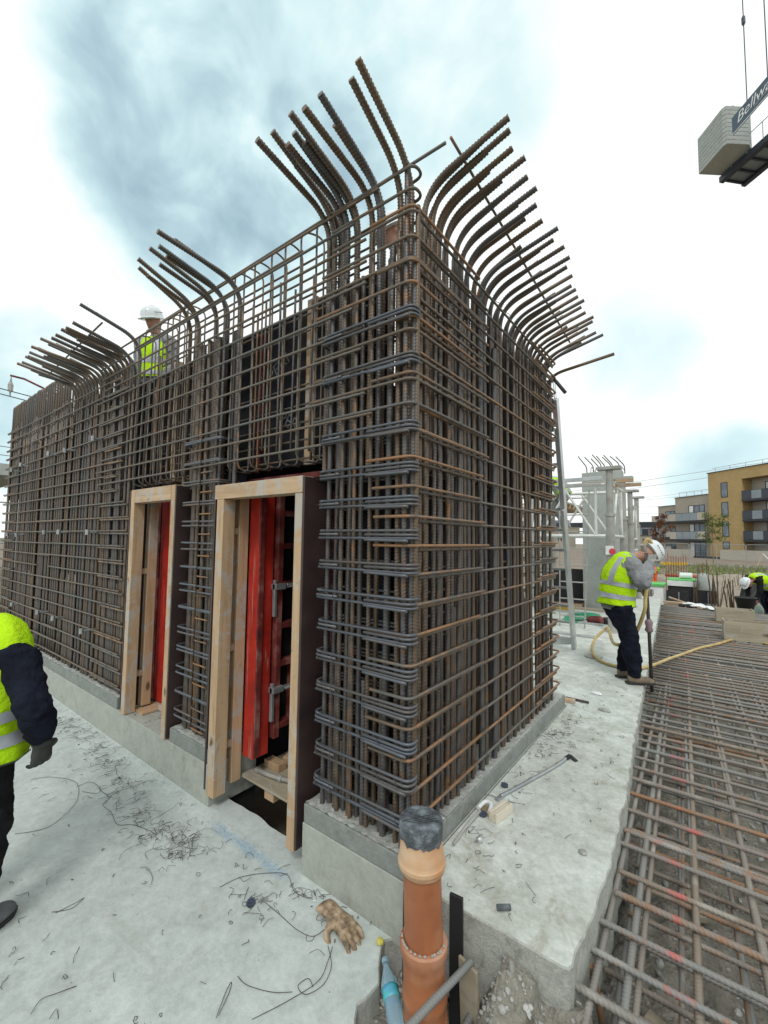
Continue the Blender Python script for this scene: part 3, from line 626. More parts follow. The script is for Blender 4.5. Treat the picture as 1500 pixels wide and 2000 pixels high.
# ------------------------------------------------------------------ orange drain pipe at the corner
pp = thing('drain_pipe', 'upright orange drain pipe capped with black tape at the cage corner', 'drain pipe', (.235, -.19, -.35))
lean = Matrix.Translation((.235, -.19, -.35)) @ Matrix(((1, 0, -.035, 0), (0, 1, .0, 0), (0, 0, 1, 0), (0, 0, 0, 1)))
def lp(name, prof, mat, **k):
    g = G().lathe(prof, 40, cap=k.pop('cap', True)); o = part(name, G().add(g, lean), mat, pp, smooth=True, **k); o.data.set_sharp_from_angle(angle=.55); return o
lp('pipe_length', [(.078, -.2), (.078, 1.0)], MT['clay'])
lp('socket', [(.0785, .20), (.083, .22), (.083, .33), (.0835, .345), (.088, .35), (.088, .365), (.084, .37), (.083, .39), (.084, .41), (.090, .425), (.0915, .44), (.090, .455), (.085, .47), (.085, .56), (.087, .58), (.0945, .60), (.0965, .615), (.0965, .635), (.091, .643), (.079, .644)], MT['clay'], cap=False)
lp('coupler', [(.079, .905), (.084, .905), (.093, .915), (.0955, .928), (.0985, .932), (.0985, .946), (.0955, .95), (.093, .965), (.0885, .995), (.0865, 1.0), (.0865, 1.08), (.084, 1.09)], MT['clay2'])
g = G(); seg = 48
for r_, z in [(.0895, 1.035), (.0905, 1.05), (.091, 1.09), (.088, 1.098), (.06, 1.101), (.03, 1.10), (.001, 1.10)]:
    for k in range(seg):
        a = 2 * math.pi * k / seg; rag = (.018 * noise.noise(Vector((math.cos(a) * 4, math.sin(a) * 4, 1))) + .012 * noise.noise(Vector((math.cos(a) * 14, math.sin(a) * 14, 1))) - .004) if z == 1.035 else 0
        wv = .0014 * noise.noise(Vector((r_ * math.cos(a) * 60, r_ * math.sin(a) * 60, z * 3)))
        g.v.append((r_ * math.cos(a), r_ * math.sin(a), z + rag + wv))
for i in range(6):
    for k in range(seg): g.f.append((i * seg + k, i * seg + (k + 1) % seg, (i + 1) * seg + (k + 1) % seg, (i + 1) * seg + k))
part('tape_cap', G().add(g, lean), MT['tape'], pp, smooth=True).data.set_sharp_from_angle(angle=.7)
g = G()
for i in range(4): g.sweep([(-.05 + i * .02, -.07 + .01 * i, 1.102), (.03 + i * .013, .05 - i * .006, 1.104)], .0012, 4)
g.sweep([(-.03, .0, 1.103), (.08, .02, 1.103)], .0014, 4); part('tape_crease', G().add(g, lean), MT['black'], pp)
g = G()
for i in range(26):
    a = -2.6 + i * .11; 
    if rnd.random() < .7: g.lathe([(.004, -.003), (.006, 0), (.003, .004)], 5, (.087 * math.cos(a), .087 * math.sin(a))); 
for i in range(len(g.v)): g.v[i] = (g.v[i][0], g.v[i][1], g.v[i][2] + .648)
part('mortar_crumbs', G().add(g, lean), MT['rough'], pp, kind='stuff')
def single(name, label, catg, g, mat, loc=(0, 0, 0), rot=None, group=None, **k):
    return tag(obj(name, g, mat, loc=loc, rot=rot, **k), label, catg, group)
single('filler_board', 'black fibre board standing left of the orange pipe against the kicker', 'board', G().box(-.07, .07, -.008, .008, 0, .62), MT['black'], (.085, -.03, -.32), (0, 0, .35), bevel=.002)
single('filler_board', 'black fibre board standing right behind the orange pipe at the slab edge', 'board', G().box(-.03, .03, -.008, .008, 0, .60), MT['black'], (.255, .012, -.25), (0, 0, .1), bevel=.002)
single('ply_offcut', 'pale plywood offcut wedged upright right of the orange pipe', 'board', G().box(-.05, .05, -.007, .007, 0, .34), MT['plywood'], (.345, -.03, -.2), (0, -.05, -.3), bevel=.002)
gp = 'bare steel bars sticking out of the rubble beside the pipe'
def stub(label, a, b, r, catg='steel bar', grp=None, name='steel_bar', mat='mat', col=(.1, .1, .9, 1), p=.018):
    a = Vector(a); b = Vector(b); me = G().sweep(resample([(0, 0, 0), (0, 0, (b - a).length)], p / 4), r, 10, True, ribf(r, p)).mesh(name, True); me.materials.append(MT[mat])
    return tag(obj(name, me, None, loc=a, rot=(b - a).to_track_quat('Z', 'Y').to_euler(), color=col), label, catg, grp)
stub('long grey steel bar leaning across the foot of the orange pipe', (.345, -.03, .16), (.31, -.52, .25), .013)
stub('lower dusty steel bar behind the one leaning across the pipe foot', (.345, .02, -.05), (.36, -.52, -.02), .014)
stub('short grey bar stub rising from the rubble between pipe and slab corner', (.45, .02, .13), (.52, -.40, .02), .011)
# ------------------------------------------------------------------ bar mat in the trench
mat_ = thing('rebar_mat', 'double layer of dusty rusty bars laid in a grid over rubble beside the raised slab', 'rebar mat', (.7, 4, -.2))
LM = Vector(mat_.location)
def mbar(a, b, r, far, mark=9., seg=8, k=0., name='mat_bar', p=.02):
    a = Vector(a); b = Vector(b); d_ = b - a; L = round(d_.length * 5) / 5
    if far: me = setmat(plain(L, r, 6), MT['mat'])
    else:
        me = ribbed([(0, 0, 0), (0, 0, L)], r, 10, p, ('mb', L, r)); setmat(me, MT['mat'])
    return obj(name, me, None, mat_, loc=a - LM, rot=d_.to_track_quat('Z', 'Y').to_euler(), color=(max(0, min(1, rnd.gauss(.45 + k, .28))), rnd.random(), mark / 10, 1))
def edge(y):  # slab edge x
    P = [(-2, .72), (.06, .71), (.78, .737), (2.45, .638), (4.44, .518), (11.9, .094), (13, .0), (16, -.1)]
    return float(np.interp(y, [p[0] for p in P], [p[1] for p in P]))
ys = [-1.0, -.8, -.62, -.44, -.26, -.07, .13, .33, .50, .72, .91, 1.13, 1.31, 1.53, 1.74, 1.95, 2.16, 2.36, 2.55, 2.74]
y = 2.74
while y < 12.4: y += rnd.uniform(.13, .18); ys.append(y)
for i, y in enumerate(ys):
    x0 = edge(y) + (-.01 + J(.02) if y > .1 else .0 + J(.03)) - (.0 if y > .06 else .02); x0 = max(x0, .62) if y < 1.5 else x0; sl_ = .055
    z = .165 + J(.006); L = 3.4 if y > 3 else 2.6
    mk = 9.
    if rnd.random() < .85: mk = (.93 + .035 * (2 - min(y, 4)) + J(.04)) - x0
    if y > 3 and rnd.random() < .4: mk = 9.
    mbar((x0, y, z), (x0 + L, y + .01 + J(.012), z - .0 + J(.006)), .0125 if i % 3 else .0145, y > 3.4, mark=max(0, mk), k=.15 if y < 2.2 else -.15)
    if i in (4, 5, 12): mbar((x0 + .03, y + .03, z - .003), (x0 + 2.2, y + .055, z), .0125, False, k=.1)
    if i % 2 == 0 or y < 2.5: mbar((x0 + .03, y + .05, -.06 + J(.01)), (x0 + L, y + .08 + J(.02), -.07), .0125, y > 2.2, k=.1)
for (xa, ya), (xb, yb), r, z in [((.80, -1.3), (.665, 4.4), .0135, .14), ((.93, -1.3), (.71, 4.6), .0155, .14), ((.965, -1.3), (.745, 4.6), .0125, .13), ((1.16, -1.2), (.90, 5.4), .0155, .14), ((1.185, -1.2), (.94, 3.4), .0125, .135), ((1.40, -1.2), (1.1, 5.6), .0155, .14), ((1.43, -1.0), (1.13, 4.), .0125, .14), ((1.66, -1.0), (1.32, 6), .0155, .14), ((1.88, -1.), (1.52, 6), .0155, .14), ((2.1, -.5), (1.75, 6), .015, .14), ((2.35, 0), (2, 6), .015, .14)]:
    mbar((xa, ya, z), (xb, yb, z), r, False, k=-.25, name='long_mat_bar'); mbar((xa - .06, ya, -.09), (xb - .06, yb, -.09), .0125, True, k=.0, name='long_mat_bar')
for i in range(14):
    x = .45 + i * .2; mbar((x + .12, 4.2, .14), (x - .45, 12.9, .14), .014, True, k=-.2, name='long_mat_bar')
for x, y in ((.86, -.12), (1.02, -.3), (.70, .0), (.79, .35)): mbar((x, y, -.28), (x + J(.03), y + J(.05), .02), .0125, False, k=.5, name='upright_stub')
g = G()
for i in range(2200):  # small stones and chips lying in the trench and by the floor edge: nobody could count them
    if i < 1000: x, y = rnd.uniform(.55, 2.6), rnd.uniform(-.9, 5.5)
    else: x, y = rnd.uniform(-.05, .8), rnd.uniform(-.75, .03)
    z = rub(x, y) + .004; s_ = rnd.uniform(.006, .028) * (1 if rnd.random() < .9 else 1.6) * (1 if i < 1000 else .5)
    M = Matrix.Translation((x, y, z)) @ Matrix.Rotation(rnd.uniform(0, 6), 4, (rnd.random(), rnd.random(), 1)) @ Matrix.Diagonal((s_, s_ * rnd.uniform(.6, 1), s_ * rnd.uniform(.35, .8), 1))
    g.add(G().lathe([(.3, -.8), (.9, -.5), (1, .1), (.6, .7), (.2, .85)], 6), M)
obj('rubble_stones', g, MT['stone'], kind='stuff')
# scraps lying in the trench
single('timber_offcut', 'short pale timber offcut lying on the rubble under the bar mat, nearest the camera', 'timber offcut', G().box(-.22, .22, -.03, .03, 0, .03), MT['plywood'], (1.18, .0, -.28), (0, .05, -.5), bevel=.003)
single('timber_offcut', 'grey timber offcut lying in the rubble near the slab edge under the mat', 'timber offcut', G().box(-.14, .14, -.035, .035, 0, .03), MT['plywood'], (1.02, .62, -.29), (0, .06, -.25), bevel=.003)
single('brick_fragment', 'dusty pinkish brick fragment in the rubble below the mat', 'brick', G().box(-.09, .09, -.04, .04, 0, .04), MT['plywood'], (1.06, 1.55, -.29), (0, .1, -1.1), bevel=.006)
# ------------------------------------------------------------------ things on the floor by the pipe
def chain(g, pts, radii, side=(0, 1, 0), seg=14, sub=4, rf=None):
    """smooth tube with elliptic sections: radii (a in the bending plane, b along side)"""
    P = cat(pts, sub); n = len(P); rad = cat([(a, b, 0) for a, b in radii], sub); base = len(g.v); sd_ = Vector(side).normalized()
    for i in range(n):
        t = (P[min(i + 1, n - 1)] - P[max(i - 1, 0)]).normalized(); nrm = t.cross(sd_)
        if nrm.length < .05: nrm = t.cross(Vector((.3, .3, .9)))
        nrm.normalize(); s2 = nrm.cross(t).normalized()
        for k in range(seg):
            a = 2 * math.pi * k / seg; e_ = rf(i / (n - 1), a) if rf else 1.
            g.v.append(tuple(P[i] + nrm * math.cos(a) * rad[i].x * e_ + s2 * math.sin(a) * rad[i].y * e_))
    for i in range(n - 1):
        for k in range(seg):
            k2 = (k + 1) % seg; a = base + i * seg; b = a + seg; g.f.append((a + k, a + k2, b + k2, b + k))
    g.f.append(tuple(base + k for k in range(seg))[::-1]); g.f.append(tuple(base + (n - 1) * seg + k for k in range(seg)))
    return g
def remesh(o, vox, smooth=2, disp=0, dscale=.1):
    r_ = o.modifiers.new('r', 'REMESH'); r_.mode = 'VOXEL'; r_.voxel_size = vox; r_.use_smooth_shade = True
    if smooth: s_ = o.modifiers.new('s', 'SMOOTH'); s_.iterations = smooth; s_.factor = .5
    if disp:
        tx = bpy.data.textures.new('wrinkle', 'CLOUDS'); tx.noise_scale = dscale; tx.noise_depth = 2
        d_ = o.modifiers.new('d', 'DISPLACE'); d_.texture = tx; d_.strength = disp; d_.mid_level = .5; d_.texture_coords = 'LOCAL'
    return o
def hand(g, w, d_, n_, s_=1., curl=.6, thumb=1, spread=.0, side=None):
    """w wrist point, d_ towards the fingers, n_ palm normal"""
    w = Vector(w); d_ = Vector(d_).normalized(); n_ = Vector(n_); n_ = (n_ - d_ * n_.dot(d_)).normalized(); b = d_.cross(n_) * thumb
    chain(g, [w - d_ * .03 * s_, w + d_ * .02 * s_, w + d_ * .06 * s_, w + d_ * .095 * s_], [(.021 * s_, .028 * s_), (.018 * s_, .034 * s_), (.017 * s_, .041 * s_), (.013 * s_, .040 * s_)], b, 10, 2)
    for i, (o_, L) in enumerate([(.031, .070), (.0105, .080), (-.0105, .074), (-.031, .058)]):
        p = w + d_ * .082 * s_ + b * o_ * s_; dr = (d_ + b * spread * o_ * 12).normalized(); pts = [p]; ang = curl * .5
        for q, f_ in enumerate((.45, .32, .23)):
            dd = dr * math.cos(ang) + n_ * math.sin(ang); pts.append(pts[-1] + dd * L * s_ * f_); ang += curl * (1.0 + .1 * i)
        chain(g, pts, [(.0105 * s_, .0105 * s_), (.0095 * s_, .0095 * s_), (.0088 * s_, .0088 * s_), (.0065 * s_, .0065 * s_)], b, 8, 3)
    p = w + d_ * .02 * s_ + b * .03 * s_
    t1 = p + (d_ * .5 + b * .75 + n_ * .3).normalized() * .035 * s_; t2 = t1 + (d_ * .85 + b * .2 + n_ * .5).normalized() * .032 * s_; t3 = t2 + (d_ * .9 - b * .1 + n_ * .5).normalized() * .024 * s_
    chain(g, [p - b * .012 * s_, t1, t2, t3], [(.014 * s_, .014 * s_), (.0125 * s_, .0125 * s_), (.0105 * s_, .0105 * s_), (.007 * s_, .007 * s_)], n_, 8, 3); return g
g = G(); hand(g, (-.075, .0, .022), (1, .12, .02), (0, 0, -1), 1.38, .38, -1, .12)
chain(g, [(-.16, -.02, .018), (-.12, -.012, .026), (-.08, -.003, .026)], [(.014, .052), (.019, .05), (.02, .042)], (0, 1, 0), 12)
o = single('work_glove', 'dirty tan leather work glove dropped on the floor beside the kicker', 'glove', g, MT['tan'], (-.30, -.12, .004), (0, 0, -.32)); remesh(o, .0045, 3, .005, .03)
t = thing('water_bottle', 'crushed blue plastic bottle lying on the floor edge left of the pipe', 'bottle', (.115, -.24, .0), .0)
bl = Matrix.Translation((-.015, -.14, .03)) @ Matrix.Rotation(.85, 4, 'Z') @ Matrix.Rotation(math.pi / 2 + .12, 4, 'X')
def blp(name, prof, mat, sm=True):
    g = G().lathe(prof, 24)
    for i, v in enumerate(g.v):
        d_ = 1 + .10 * noise.noise(Vector(v) * 26); g.v[i] = (v[0] * d_, v[1] * d_ * .9, v[2])
    part(name, G().add(g, bl), mat, t, smooth=sm)
blp('bottle_body', [(.012, 0), (.013, .02), (.022, .045), (.033, .075), (.035, .10), (.032, .115), (.035, .13), (.033, .16), (.035, .19), (.032, .22), (.034, .25), (.026, .262)], MT['bottleb'])
blp('cap', [(.014, -.018), (.0155, -.01), (.0155, .004)], MT['bottleb']); blp('label_band', [(.0358, .10), (.0335, .115), (.0358, .13), (.0345, .145)], simple('blue_label', (.10, .32, .60), (.06, .45, .40), 30, .4))
# tie wires: the long loose ones are things, the small cut ends are one mass
def wire(label, pts, r=.0014, z=.004, grp=None, mat='wire'):
    P = cat([(x, y, z + abs(nn(x, y, 5)) * .02) for x, y in pts], 8); c = P[0].copy(); g = G().sweep([p - c for p in P], r, 5)
    return tag(obj('tie_wire', g.mesh('tie_wire', True), MT[mat], loc=c), label, 'tie wire')
wire('long tie wire curving up from the left edge of the floor', [(-2.38, -.91), (-2.3, -.77), (-2.37, -.64), (-2.51, -.53), (-2.75, -.47), (-2.98, -.56), (-3.06, -.67)])
wire('small looped tie wire joining the two long wires on the left floor', [(-2.67, -.49), (-2.67, -.4), (-2.53, -.38), (-2.47, -.42), (-2.58, -.48)])
wire('wavy tie wire crossing the middle of the left floor to a hooked end', [(-2.49, -.39), (-2.34, -.39), (-2.28, -.45), (-2.14, -.45), (-1.98, -.47), (-1.9, -.41), (-1.75, -.37), (-1.68, -.36), (-1.75, -.34)])
wire('tie wire arching from the wire pile at the kicker', [(-2.28, -.44), (-2.37, -.34), (-2.35, -.22), (-2.35, -.13)])
wire('bowed tie wire running towards the kicker left of the glove', [(-.99, -.34), (-.96, -.23), (-.87, -.12), (-.77, -.06), (-.65, -.11), (-.53, -.09)])
wire('tie wire leading across the floor to the glove', [(-.71, -.25), (-.59, -.25), (-.46, -.26), (-.38, -.23), (-.36, -.16)])
wire('large curled tie wire in front of the glove', [(-.29, -.22), (-.21, -.28), (-.18, -.36), (-.21, -.43), (-.26, -.43), (-.25, -.38), (-.21, -.39)])
wire('narrow hairpin of tie wire at the bottom of the view', [(-.42, -.71), (-.48, -.63), (-.5, -.59), (-.47, -.62), (-.42, -.7)])
wire('nearly straight tie wire left of the curled one', [(-.5, -.56), (-.43, -.56), (-.33, -.51), (-.26, -.46)])
wire('thin pointed wire loop on the left floor near the worker', [(-1.51, -.95), (-1.46, -.88), (-1.48, -.82), (-1.48, -.85), (-1.49, -.94)])
wire('short bent wire at the bottom left of the floor', [(-1.01, -1.15), (-1.04, -1.11), (-1.02, -1.06), (-1.0, -1.0)])
wire('long tie wire sweeping from the bottom edge up to the glove', [(-.3, -.63), (-.25, -.5), (-.21, -.36), (-.24, -.27), (-.27, -.21)])
g = G()
def scrap(x, y, z, L, r=.0012):
    a = rnd.uniform(0, 6.28); pts = [(x, y, z)]; k = rnd.choice((2, 3, 4, 6)); tr = rnd.gauss(0, 1.1)
    for q in range(k):
        a += tr + rnd.gauss(0, .5); pts.append((pts[-1][0] + math.cos(a) * L / k, pts[-1][1] + math.sin(a) * L / k, z + rnd.random() * .012))
    g.sweep(cat(pts, 3), r, 4)
for i in range(210):      # the tangled line of offcuts along the long kicker
    t_ = rnd.random(); x = -4.2 + 2.9 * t_ + J(.05); y = -.17 - .30 * t_ ** 2.2 + J(.05 + .02 * t_); scrap(x, min(y, -.02), .003 + rnd.random() * .02, rnd.uniform(.04, .17))
for i in range(40): scrap(-1.45 + J(.09), -.30 + J(.06), .004 + rnd.random() * .03, rnd.uniform(.08, .2))
for i in range(90): scrap(rnd.uniform(-3.2, .0), rnd.uniform(-1.3, -.06), .003, rnd.uniform(.02, .09))
for i in range(40): scrap(-.75 + J(.14), -.22 + J(.09), .003, rnd.uniform(.03, .1))
for i in range(30): scrap(-.45 + J(.15), -.07 + J(.03), .003, rnd.uniform(.03, .09))
for i in range(70): scrap(.06 + abs(J(.09)), rnd.uniform(.2, 3.1), .284, rnd.uniform(.03, .13))
for i in range(40): scrap(.12 + J(.07), 1.85 + J(.28), .285 + rnd.random() * .02, rnd.uniform(.05, .15))
for i in range(70): scrap(rnd.uniform(.05, .6), rnd.uniform(.1, 4.5), .283, rnd.uniform(.02, .08))
for i in range(30): scrap(rnd.uniform(-3.1, -2.4), rnd.uniform(.03, .35), .284, rnd.uniform(.02, .08))
obj('wire_offcuts', g, MT['wire'], kind='stuff')
g = G()
for i in range(900):
    if i < 420: t_ = rnd.random(); x = -5 + 4.2 * t_; y = -abs(J(.06)) - .005; z = 0
    elif i < 600: x, y, z = rnd.uniform(-3.4, 0), rnd.uniform(-1.4, -.03), 0
    elif i < 760: x, y, z = abs(J(.03)) + .005, rnd.uniform(.1, 2.9), .28
    else: x, y, z = rnd.uniform(.03, .62), rnd.uniform(.1, 4), .28
    s_ = rnd.uniform(.0012, .0045); M = Matrix.Translation((x, y, z + s_ * .4)) @ Matrix.Rotation(rnd.uniform(0, 6), 4, 'Z') @ Matrix.Diagonal((s_, s_ * .8, s_ * .6, 1)); g.add(G().lathe([(.8, -.6), (1, 0), (.5, .7)], 5), M)
obj('grit', g, MT['stone'], kind='stuff')
def wheel(label, loc, mat='black', s_=.018):
    g = G()
    for k in range(10):
        a = k * .628; g.lathe([(.006, 0), (.006, .012)], 6, (math.cos(a) * s_, math.sin(a) * s_))
    g.lathe([(s_, .003), (s_, .009)], 14); g.lathe([(s_ * .4, 0), (s_ * .4, .014)], 8); return single('bar_spacer', label, 'bar spacer', g, MT[mat], loc, (.1, .1, 0))
MT['spacer'] = simple('blue_grey_plastic', (.07, .09, .13), None, 20, .5)
wheel('dark round plastic bar spacer alone on the left floor', (-.77, -.30, .003), 'spacer'); wheel('dark round plastic spacer by the slab-side kicker', (.055, 1.07, .284), 'spacer'); wheel('dark round plastic spacer beside the white clamp', (.068, .70, .284), 'spacer')
for p, r_, lab in (((-.60, -.075, .003), .5, 'thin white plastic strip on the floor near the kicker corner'), ((-.55, -.09, .003), -.4, 'second thin white plastic strip, nearer the camera')):
    single('plastic_strip', lab, 'plastic strip', G().box(-.035, .035, -.003, .003, 0, .002), MT['white'], p, (0, 0, r_ + .6))
single('crumpled_sponge', 'crumb of yellow foam on the floor edge near the bottle', 'foam crumb', G().lathe([(.004, 0), (.02, .004), (.018, .012), (.006, .018)], 7), simple('yellow_foam', (.6, .55, .12)), (-.11, -.055, .002))
# ------------------------------------------------------------------ things on the raised slab
t = thing('claw_bar', 'long grey steel wrecking bar with a claw, lying on the raised slab', 'wrecking bar', (.1, .94, .29))
part('shaft', G().sweep(cat([(.085, .93, .292), (.15, 1.15, .292), (.26, 1.55, .292), (.285, 1.68, .296)]), .011, 8), MT['galv'], t, smooth=True)
part('claw', G().beam((.285, 1.68, .296), (.305, 1.74, .302), .028, .014).beam((.305, 1.735, .30), (.355, 1.71, .284), .03, .008), MT['black'], t, bevel=.002); part('flat_end', G().beam((.09, .95, .292), (.075, .885, .287), .03, .008), MT['galv'], t, bevel=.002)
single('timber_block', 'off-white grooved block lying on the raised slab near the pipe', 'block', G().box(-.085, .085, -.028, .028, 0, .04).box(-.085, .085, -.028, -.010, .04, .052).box(-.085, .085, .010, .028, .04, .052), simple('cream_block', (.66, .60, .50), (.58, .52, .42), 6, .7), (.155, .76, .281), (0, 0, 1.38), bevel=.003)
t = thing('hammer', 'hammer with long grey handle and white head lying against the kicker', 'hammer', (.05, .62, .3))
part('handle', G().sweep([(.055, .36, .295), (.045, .52, .295), (.05, .70, .30)], .009, 8), MT['propgrey'], t)
part('head', G().sweep(cat([(.03, .72, .30), (.04, .80, .302), (.075, .80, .302), (.095, .745, .300), (.10, .72, .296)]), .013, 8), MT['white'], t, smooth=True)
single('mortar_patch', 'brown smear of wet mortar by the hammer head', 'mortar', G().lathe([(.05, 0), (.045, .006), (.03, .010)], 11), simple('brown_mortar', (.26, .19, .11)), (.075, .755, .281))
t = thing('steel_bar', 'short dark round bar lying on the slab beyond the kicker', 'steel bar', (-.05, 3, .29)); part('bar', G().sweep([(-.05, 3.0, .294), (.17, 3.0, .294)], .012, 8), MT['wire'], t)
single('tube_offcut', 'small black tube offcut on the near part of the raised slab', 'tube offcut', G().sweep([(-.03, 0, .012), (.03, 0, .012)], .012, 12), MT['tape'], (.415, .15, .281), (0, 0, .7))
single('stone_chip', 'single dark stone chip near the slab edge', 'stone', G().lathe([(.012, 0), (.024, .006), (.015, .014)], 7), MT['propgrey'], (.61, .74, .281), (0, 0, .3), (1.2, .7, 1))
single('crushed_can', 'small crumpled silver scrap on the slab right of the kicker', 'scrap', G().lathe([(.012, 0), (.02, .01), (.014, .02), (.018, .03), (.006, .034)], 9), MT['galv'], (.14, .50, .281), (1.3, 0, .5))
for i, (x, y, lab) in enumerate([(.17, 3.35, 'white crumpled scrap on the slab in front of the worker\'s boots'), (.33, 2.9, 'pale lump of mortar on the slab near the mat edge')]):
    single('mortar_lump', lab, 'scrap', G().lathe([(.01, 0), (.05, .005), (.04, .02), (.01, .026)], 8), MT['white'] if i == 0 else MT['rough'], (x, y, .281), None, scale=(1.2, .6, 1))
for y, x, lab in ((2.92, -.03, 'cream timber offcut just past the far end of the kicker'),): single('timber_offcut', lab, 'timber offcut', G().box(-.06, .06, -.03, .03, 0, .035), MT['timber'], (x + .03, y, .281), (0, 0, .2), bevel=.003)
# ------------------------------------------------------------------ people
def V(*a): return Vector(a)
def surf(pts, radii, side, a0, a1, t0, t1, off, nu=10, nv=14, sub=6, wr=0., th=.004):
    P = cat(pts, sub); rad = cat([(a, b, 0) for a, b in radii], sub); n = len(P); sd_ = Vector(side).normalized(); g = G()
    def ev(t, a, o_):
        f_ = t * (n - 1); i = min(int(f_), n - 2); u = f_ - i; c = P[i].lerp(P[i + 1], u); r_ = rad[i].lerp(rad[i + 1], u); tg = (P[min(i + 1, n - 1)] - P[max(i - 1, 0)]).normalized()
        nr = tg.cross(sd_).normalized(); s2 = nr.cross(tg).normalized(); q = c + nr * math.cos(a) * r_.x + s2 * math.sin(a) * r_.y; k = 1 + wr * noise.noise(q * 9)
        return c + (nr * math.cos(a) * (r_.x + o_) + s2 * math.sin(a) * (r_.y + o_)) * k
    for o_ in (off, off - th):
        for i in range(nv + 1):
            for k in range(nu + 1): g.v.append(tuple(ev(t0 + (t1 - t0) * i / nv, a0 + (a1 - a0) * k / nu, o_)))
    w = nu + 1; m_ = w * (nv + 1)
    for i in range(nv):
        for k in range(nu):
            a = i * w + k; g.f.append((a, a + 1, a + w + 1, a + w)); g.f.append((m_ + a, m_ + a + w, m_ + a + w + 1, m_ + a + 1))
    for i in range(nv):
        for k in (0, nu): a = i * w + k; g.f.append((a, a + w, m_ + a + w, m_ + a))
    for k in range(nu):
        for i in (0, nv): a = i * w + k; g.f.append((a, a + 1, m_ + a + 1, m_ + a))
    return g
def person(label, loc, rz, j, col, vox=.016, near=False, hands=((0, 0, 0), (0, 0, 0)), group=None, bare=False, catg='person'):
    t = thing('person', label, catg, loc, rz, group); q = lambda k: Vector(j[k]); Y = (0, 1, 0)
    tb = j.get('bulk', 1.); trunk = [q('pelvis') + V(0, 0, -.06), q('pelvis') + (q('waist') - q('pelvis')) * .4, q('waist'), q('chest'), q('sho'), q('sho') + (q('neck') - q('sho')) * .75]
    g = G(); chain(g, trunk[1:] + [q('neck')], [(.10, .15), (.095, .14), (.11, .16), (.09, .16), (.055, .075), (.05, .055)], Y)
    f = Vector(j['face']).normalized(); upv = Vector(j.get('headup', (0, 0, 1))); upv = (upv - f * upv.dot(f)).normalized(); sdv = upv.cross(f); h = q('head')
    chain(g, [q('neck') - V(0, 0, .02), (q('neck') + h) / 2 - upv * .03, h - upv * .02], [(.052, .055), (.05, .052), (.05, .052)], Y)
    chain(g, [h - upv * .13 + f * .055, h - upv * .10 + f * .035, h - upv * .04 + f * .01, h + upv * .04, h + upv * .10, h + upv * .125], [(.02, .025), (.062, .05), (.088, .068), (.096, .076), (.07, .06), (.02, .02)], sdv, 16)
    chain(g, [h + f * .085 + upv * .02, h + f * .112 - upv * .015, h + f * .10 - upv * .035], [(.008, .009), (.013, .013), (.010, .014)], sdv, 8)
    for s_ in (1, -1):
        chain(g, [h + sdv * s_ * .072 + upv * .03, h + sdv * s_ * .085, h + sdv * s_ * .074 - upv * .03], [(.012, .008), (.02, .010), (.010, .007)], sdv, 8)
        S_ = 'L' if s_ > 0 else 'R'
        chain(g, [q('sh' + S_), q('el' + S_), q('wr' + S_)], [(.05, .05), (.04, .04), (.026, .028)], Y, 10)
        chain(g, [q('hip' + S_), q('kn' + S_), q('an' + S_)], [(.075, .075), (.055, .055), (.04, .04)], Y, 10)
        hd, hn, hc = j['hand' + S_]
        if bare: hand(g, q('wr' + S_), hd, hn, 1., hc, s_ if hn[1] * s_ <= 0 or True else -s_)
    remesh(part('body', g, MT['skin'], t, False), min(vox, .012), 2)
    for s_ in (1, -1):
        e_ = G().lathe([(.001, -.006), (.009, 0), (.001, .006)], 8); M = Matrix.Translation(h + f * .083 + sdv * s_ * .032 + upv * .022) @ f.to_track_quat('Z', 'Y').to_matrix().to_4x4(); part('eye', G().add(e_, M), MT['black'], t, False)
    mth_ = G().sweep([h + f * .092 - upv * .065 - sdv * .02, h + f * .097 - upv * .066, h + f * .092 - upv * .065 + sdv * .02], .004, 6); part('mouth', mth_, MT['reddirt'], t, False)
    # trousers
    g = G(); chain(g, [q('pelvis') + V(0, 0, -.12), q('pelvis'), q('pelvis') + (q('waist') - q('pelvis')) * .7], [(.10 * tb, .14), (.135 * tb, .175), (.125 * tb, .165)], Y)
    for S_, s_ in (('L', 1), ('R', -1)):
        a, k, n_ = q('hip' + S_), q('kn' + S_), q('an' + S_); bg = j.get('baggy', 1.)
        chain(g, [a + V(0, 0, .03), a.lerp(k, .5), k, k.lerp(n_, .5), n_ + V(0, 0, .03), n_ - V(0, 0, .015)], [(.105 * bg, .10 * bg), (.092 * bg, .088 * bg), (.078 * bg, .074 * bg), (.077 * bg, .07 * bg), (.068, .062), (.072, .066)], Y, 16)
    remesh(part('trousers', g, MT[col['trousers']], t, False), vox, 2, .045, .08)
    # jacket
    g = G(); chain(g, trunk, [(.14 * tb, .175), (.14 * tb, .17), (.135 * tb, .165), (.145 * tb, .19), (.115 * tb, .19), (.06, .085)], Y, 20)
    ar = j.get('arm', 1.)
    for S_, s_ in (('L', 1), ('R', -1)):
        a, k, n_ = q('sh' + S_), q('el' + S_), q('wr' + S_)
        chain(g, [a - V(0, s_ * .05, -.01), a, a.lerp(k, .5), k, k.lerp(n_, .55), n_.lerp(k, .05)], [(.07 * ar, .07 * ar), (.082 * ar, .078 * ar), (.074 * ar, .07 * ar), (.066 * ar, .064 * ar), (.056 * ar, .054 * ar), (.044, .044)], Y, 14)
    remesh(part('jacket', g, MT[col['jacket']], t, False), vox, 2, .042, .07)
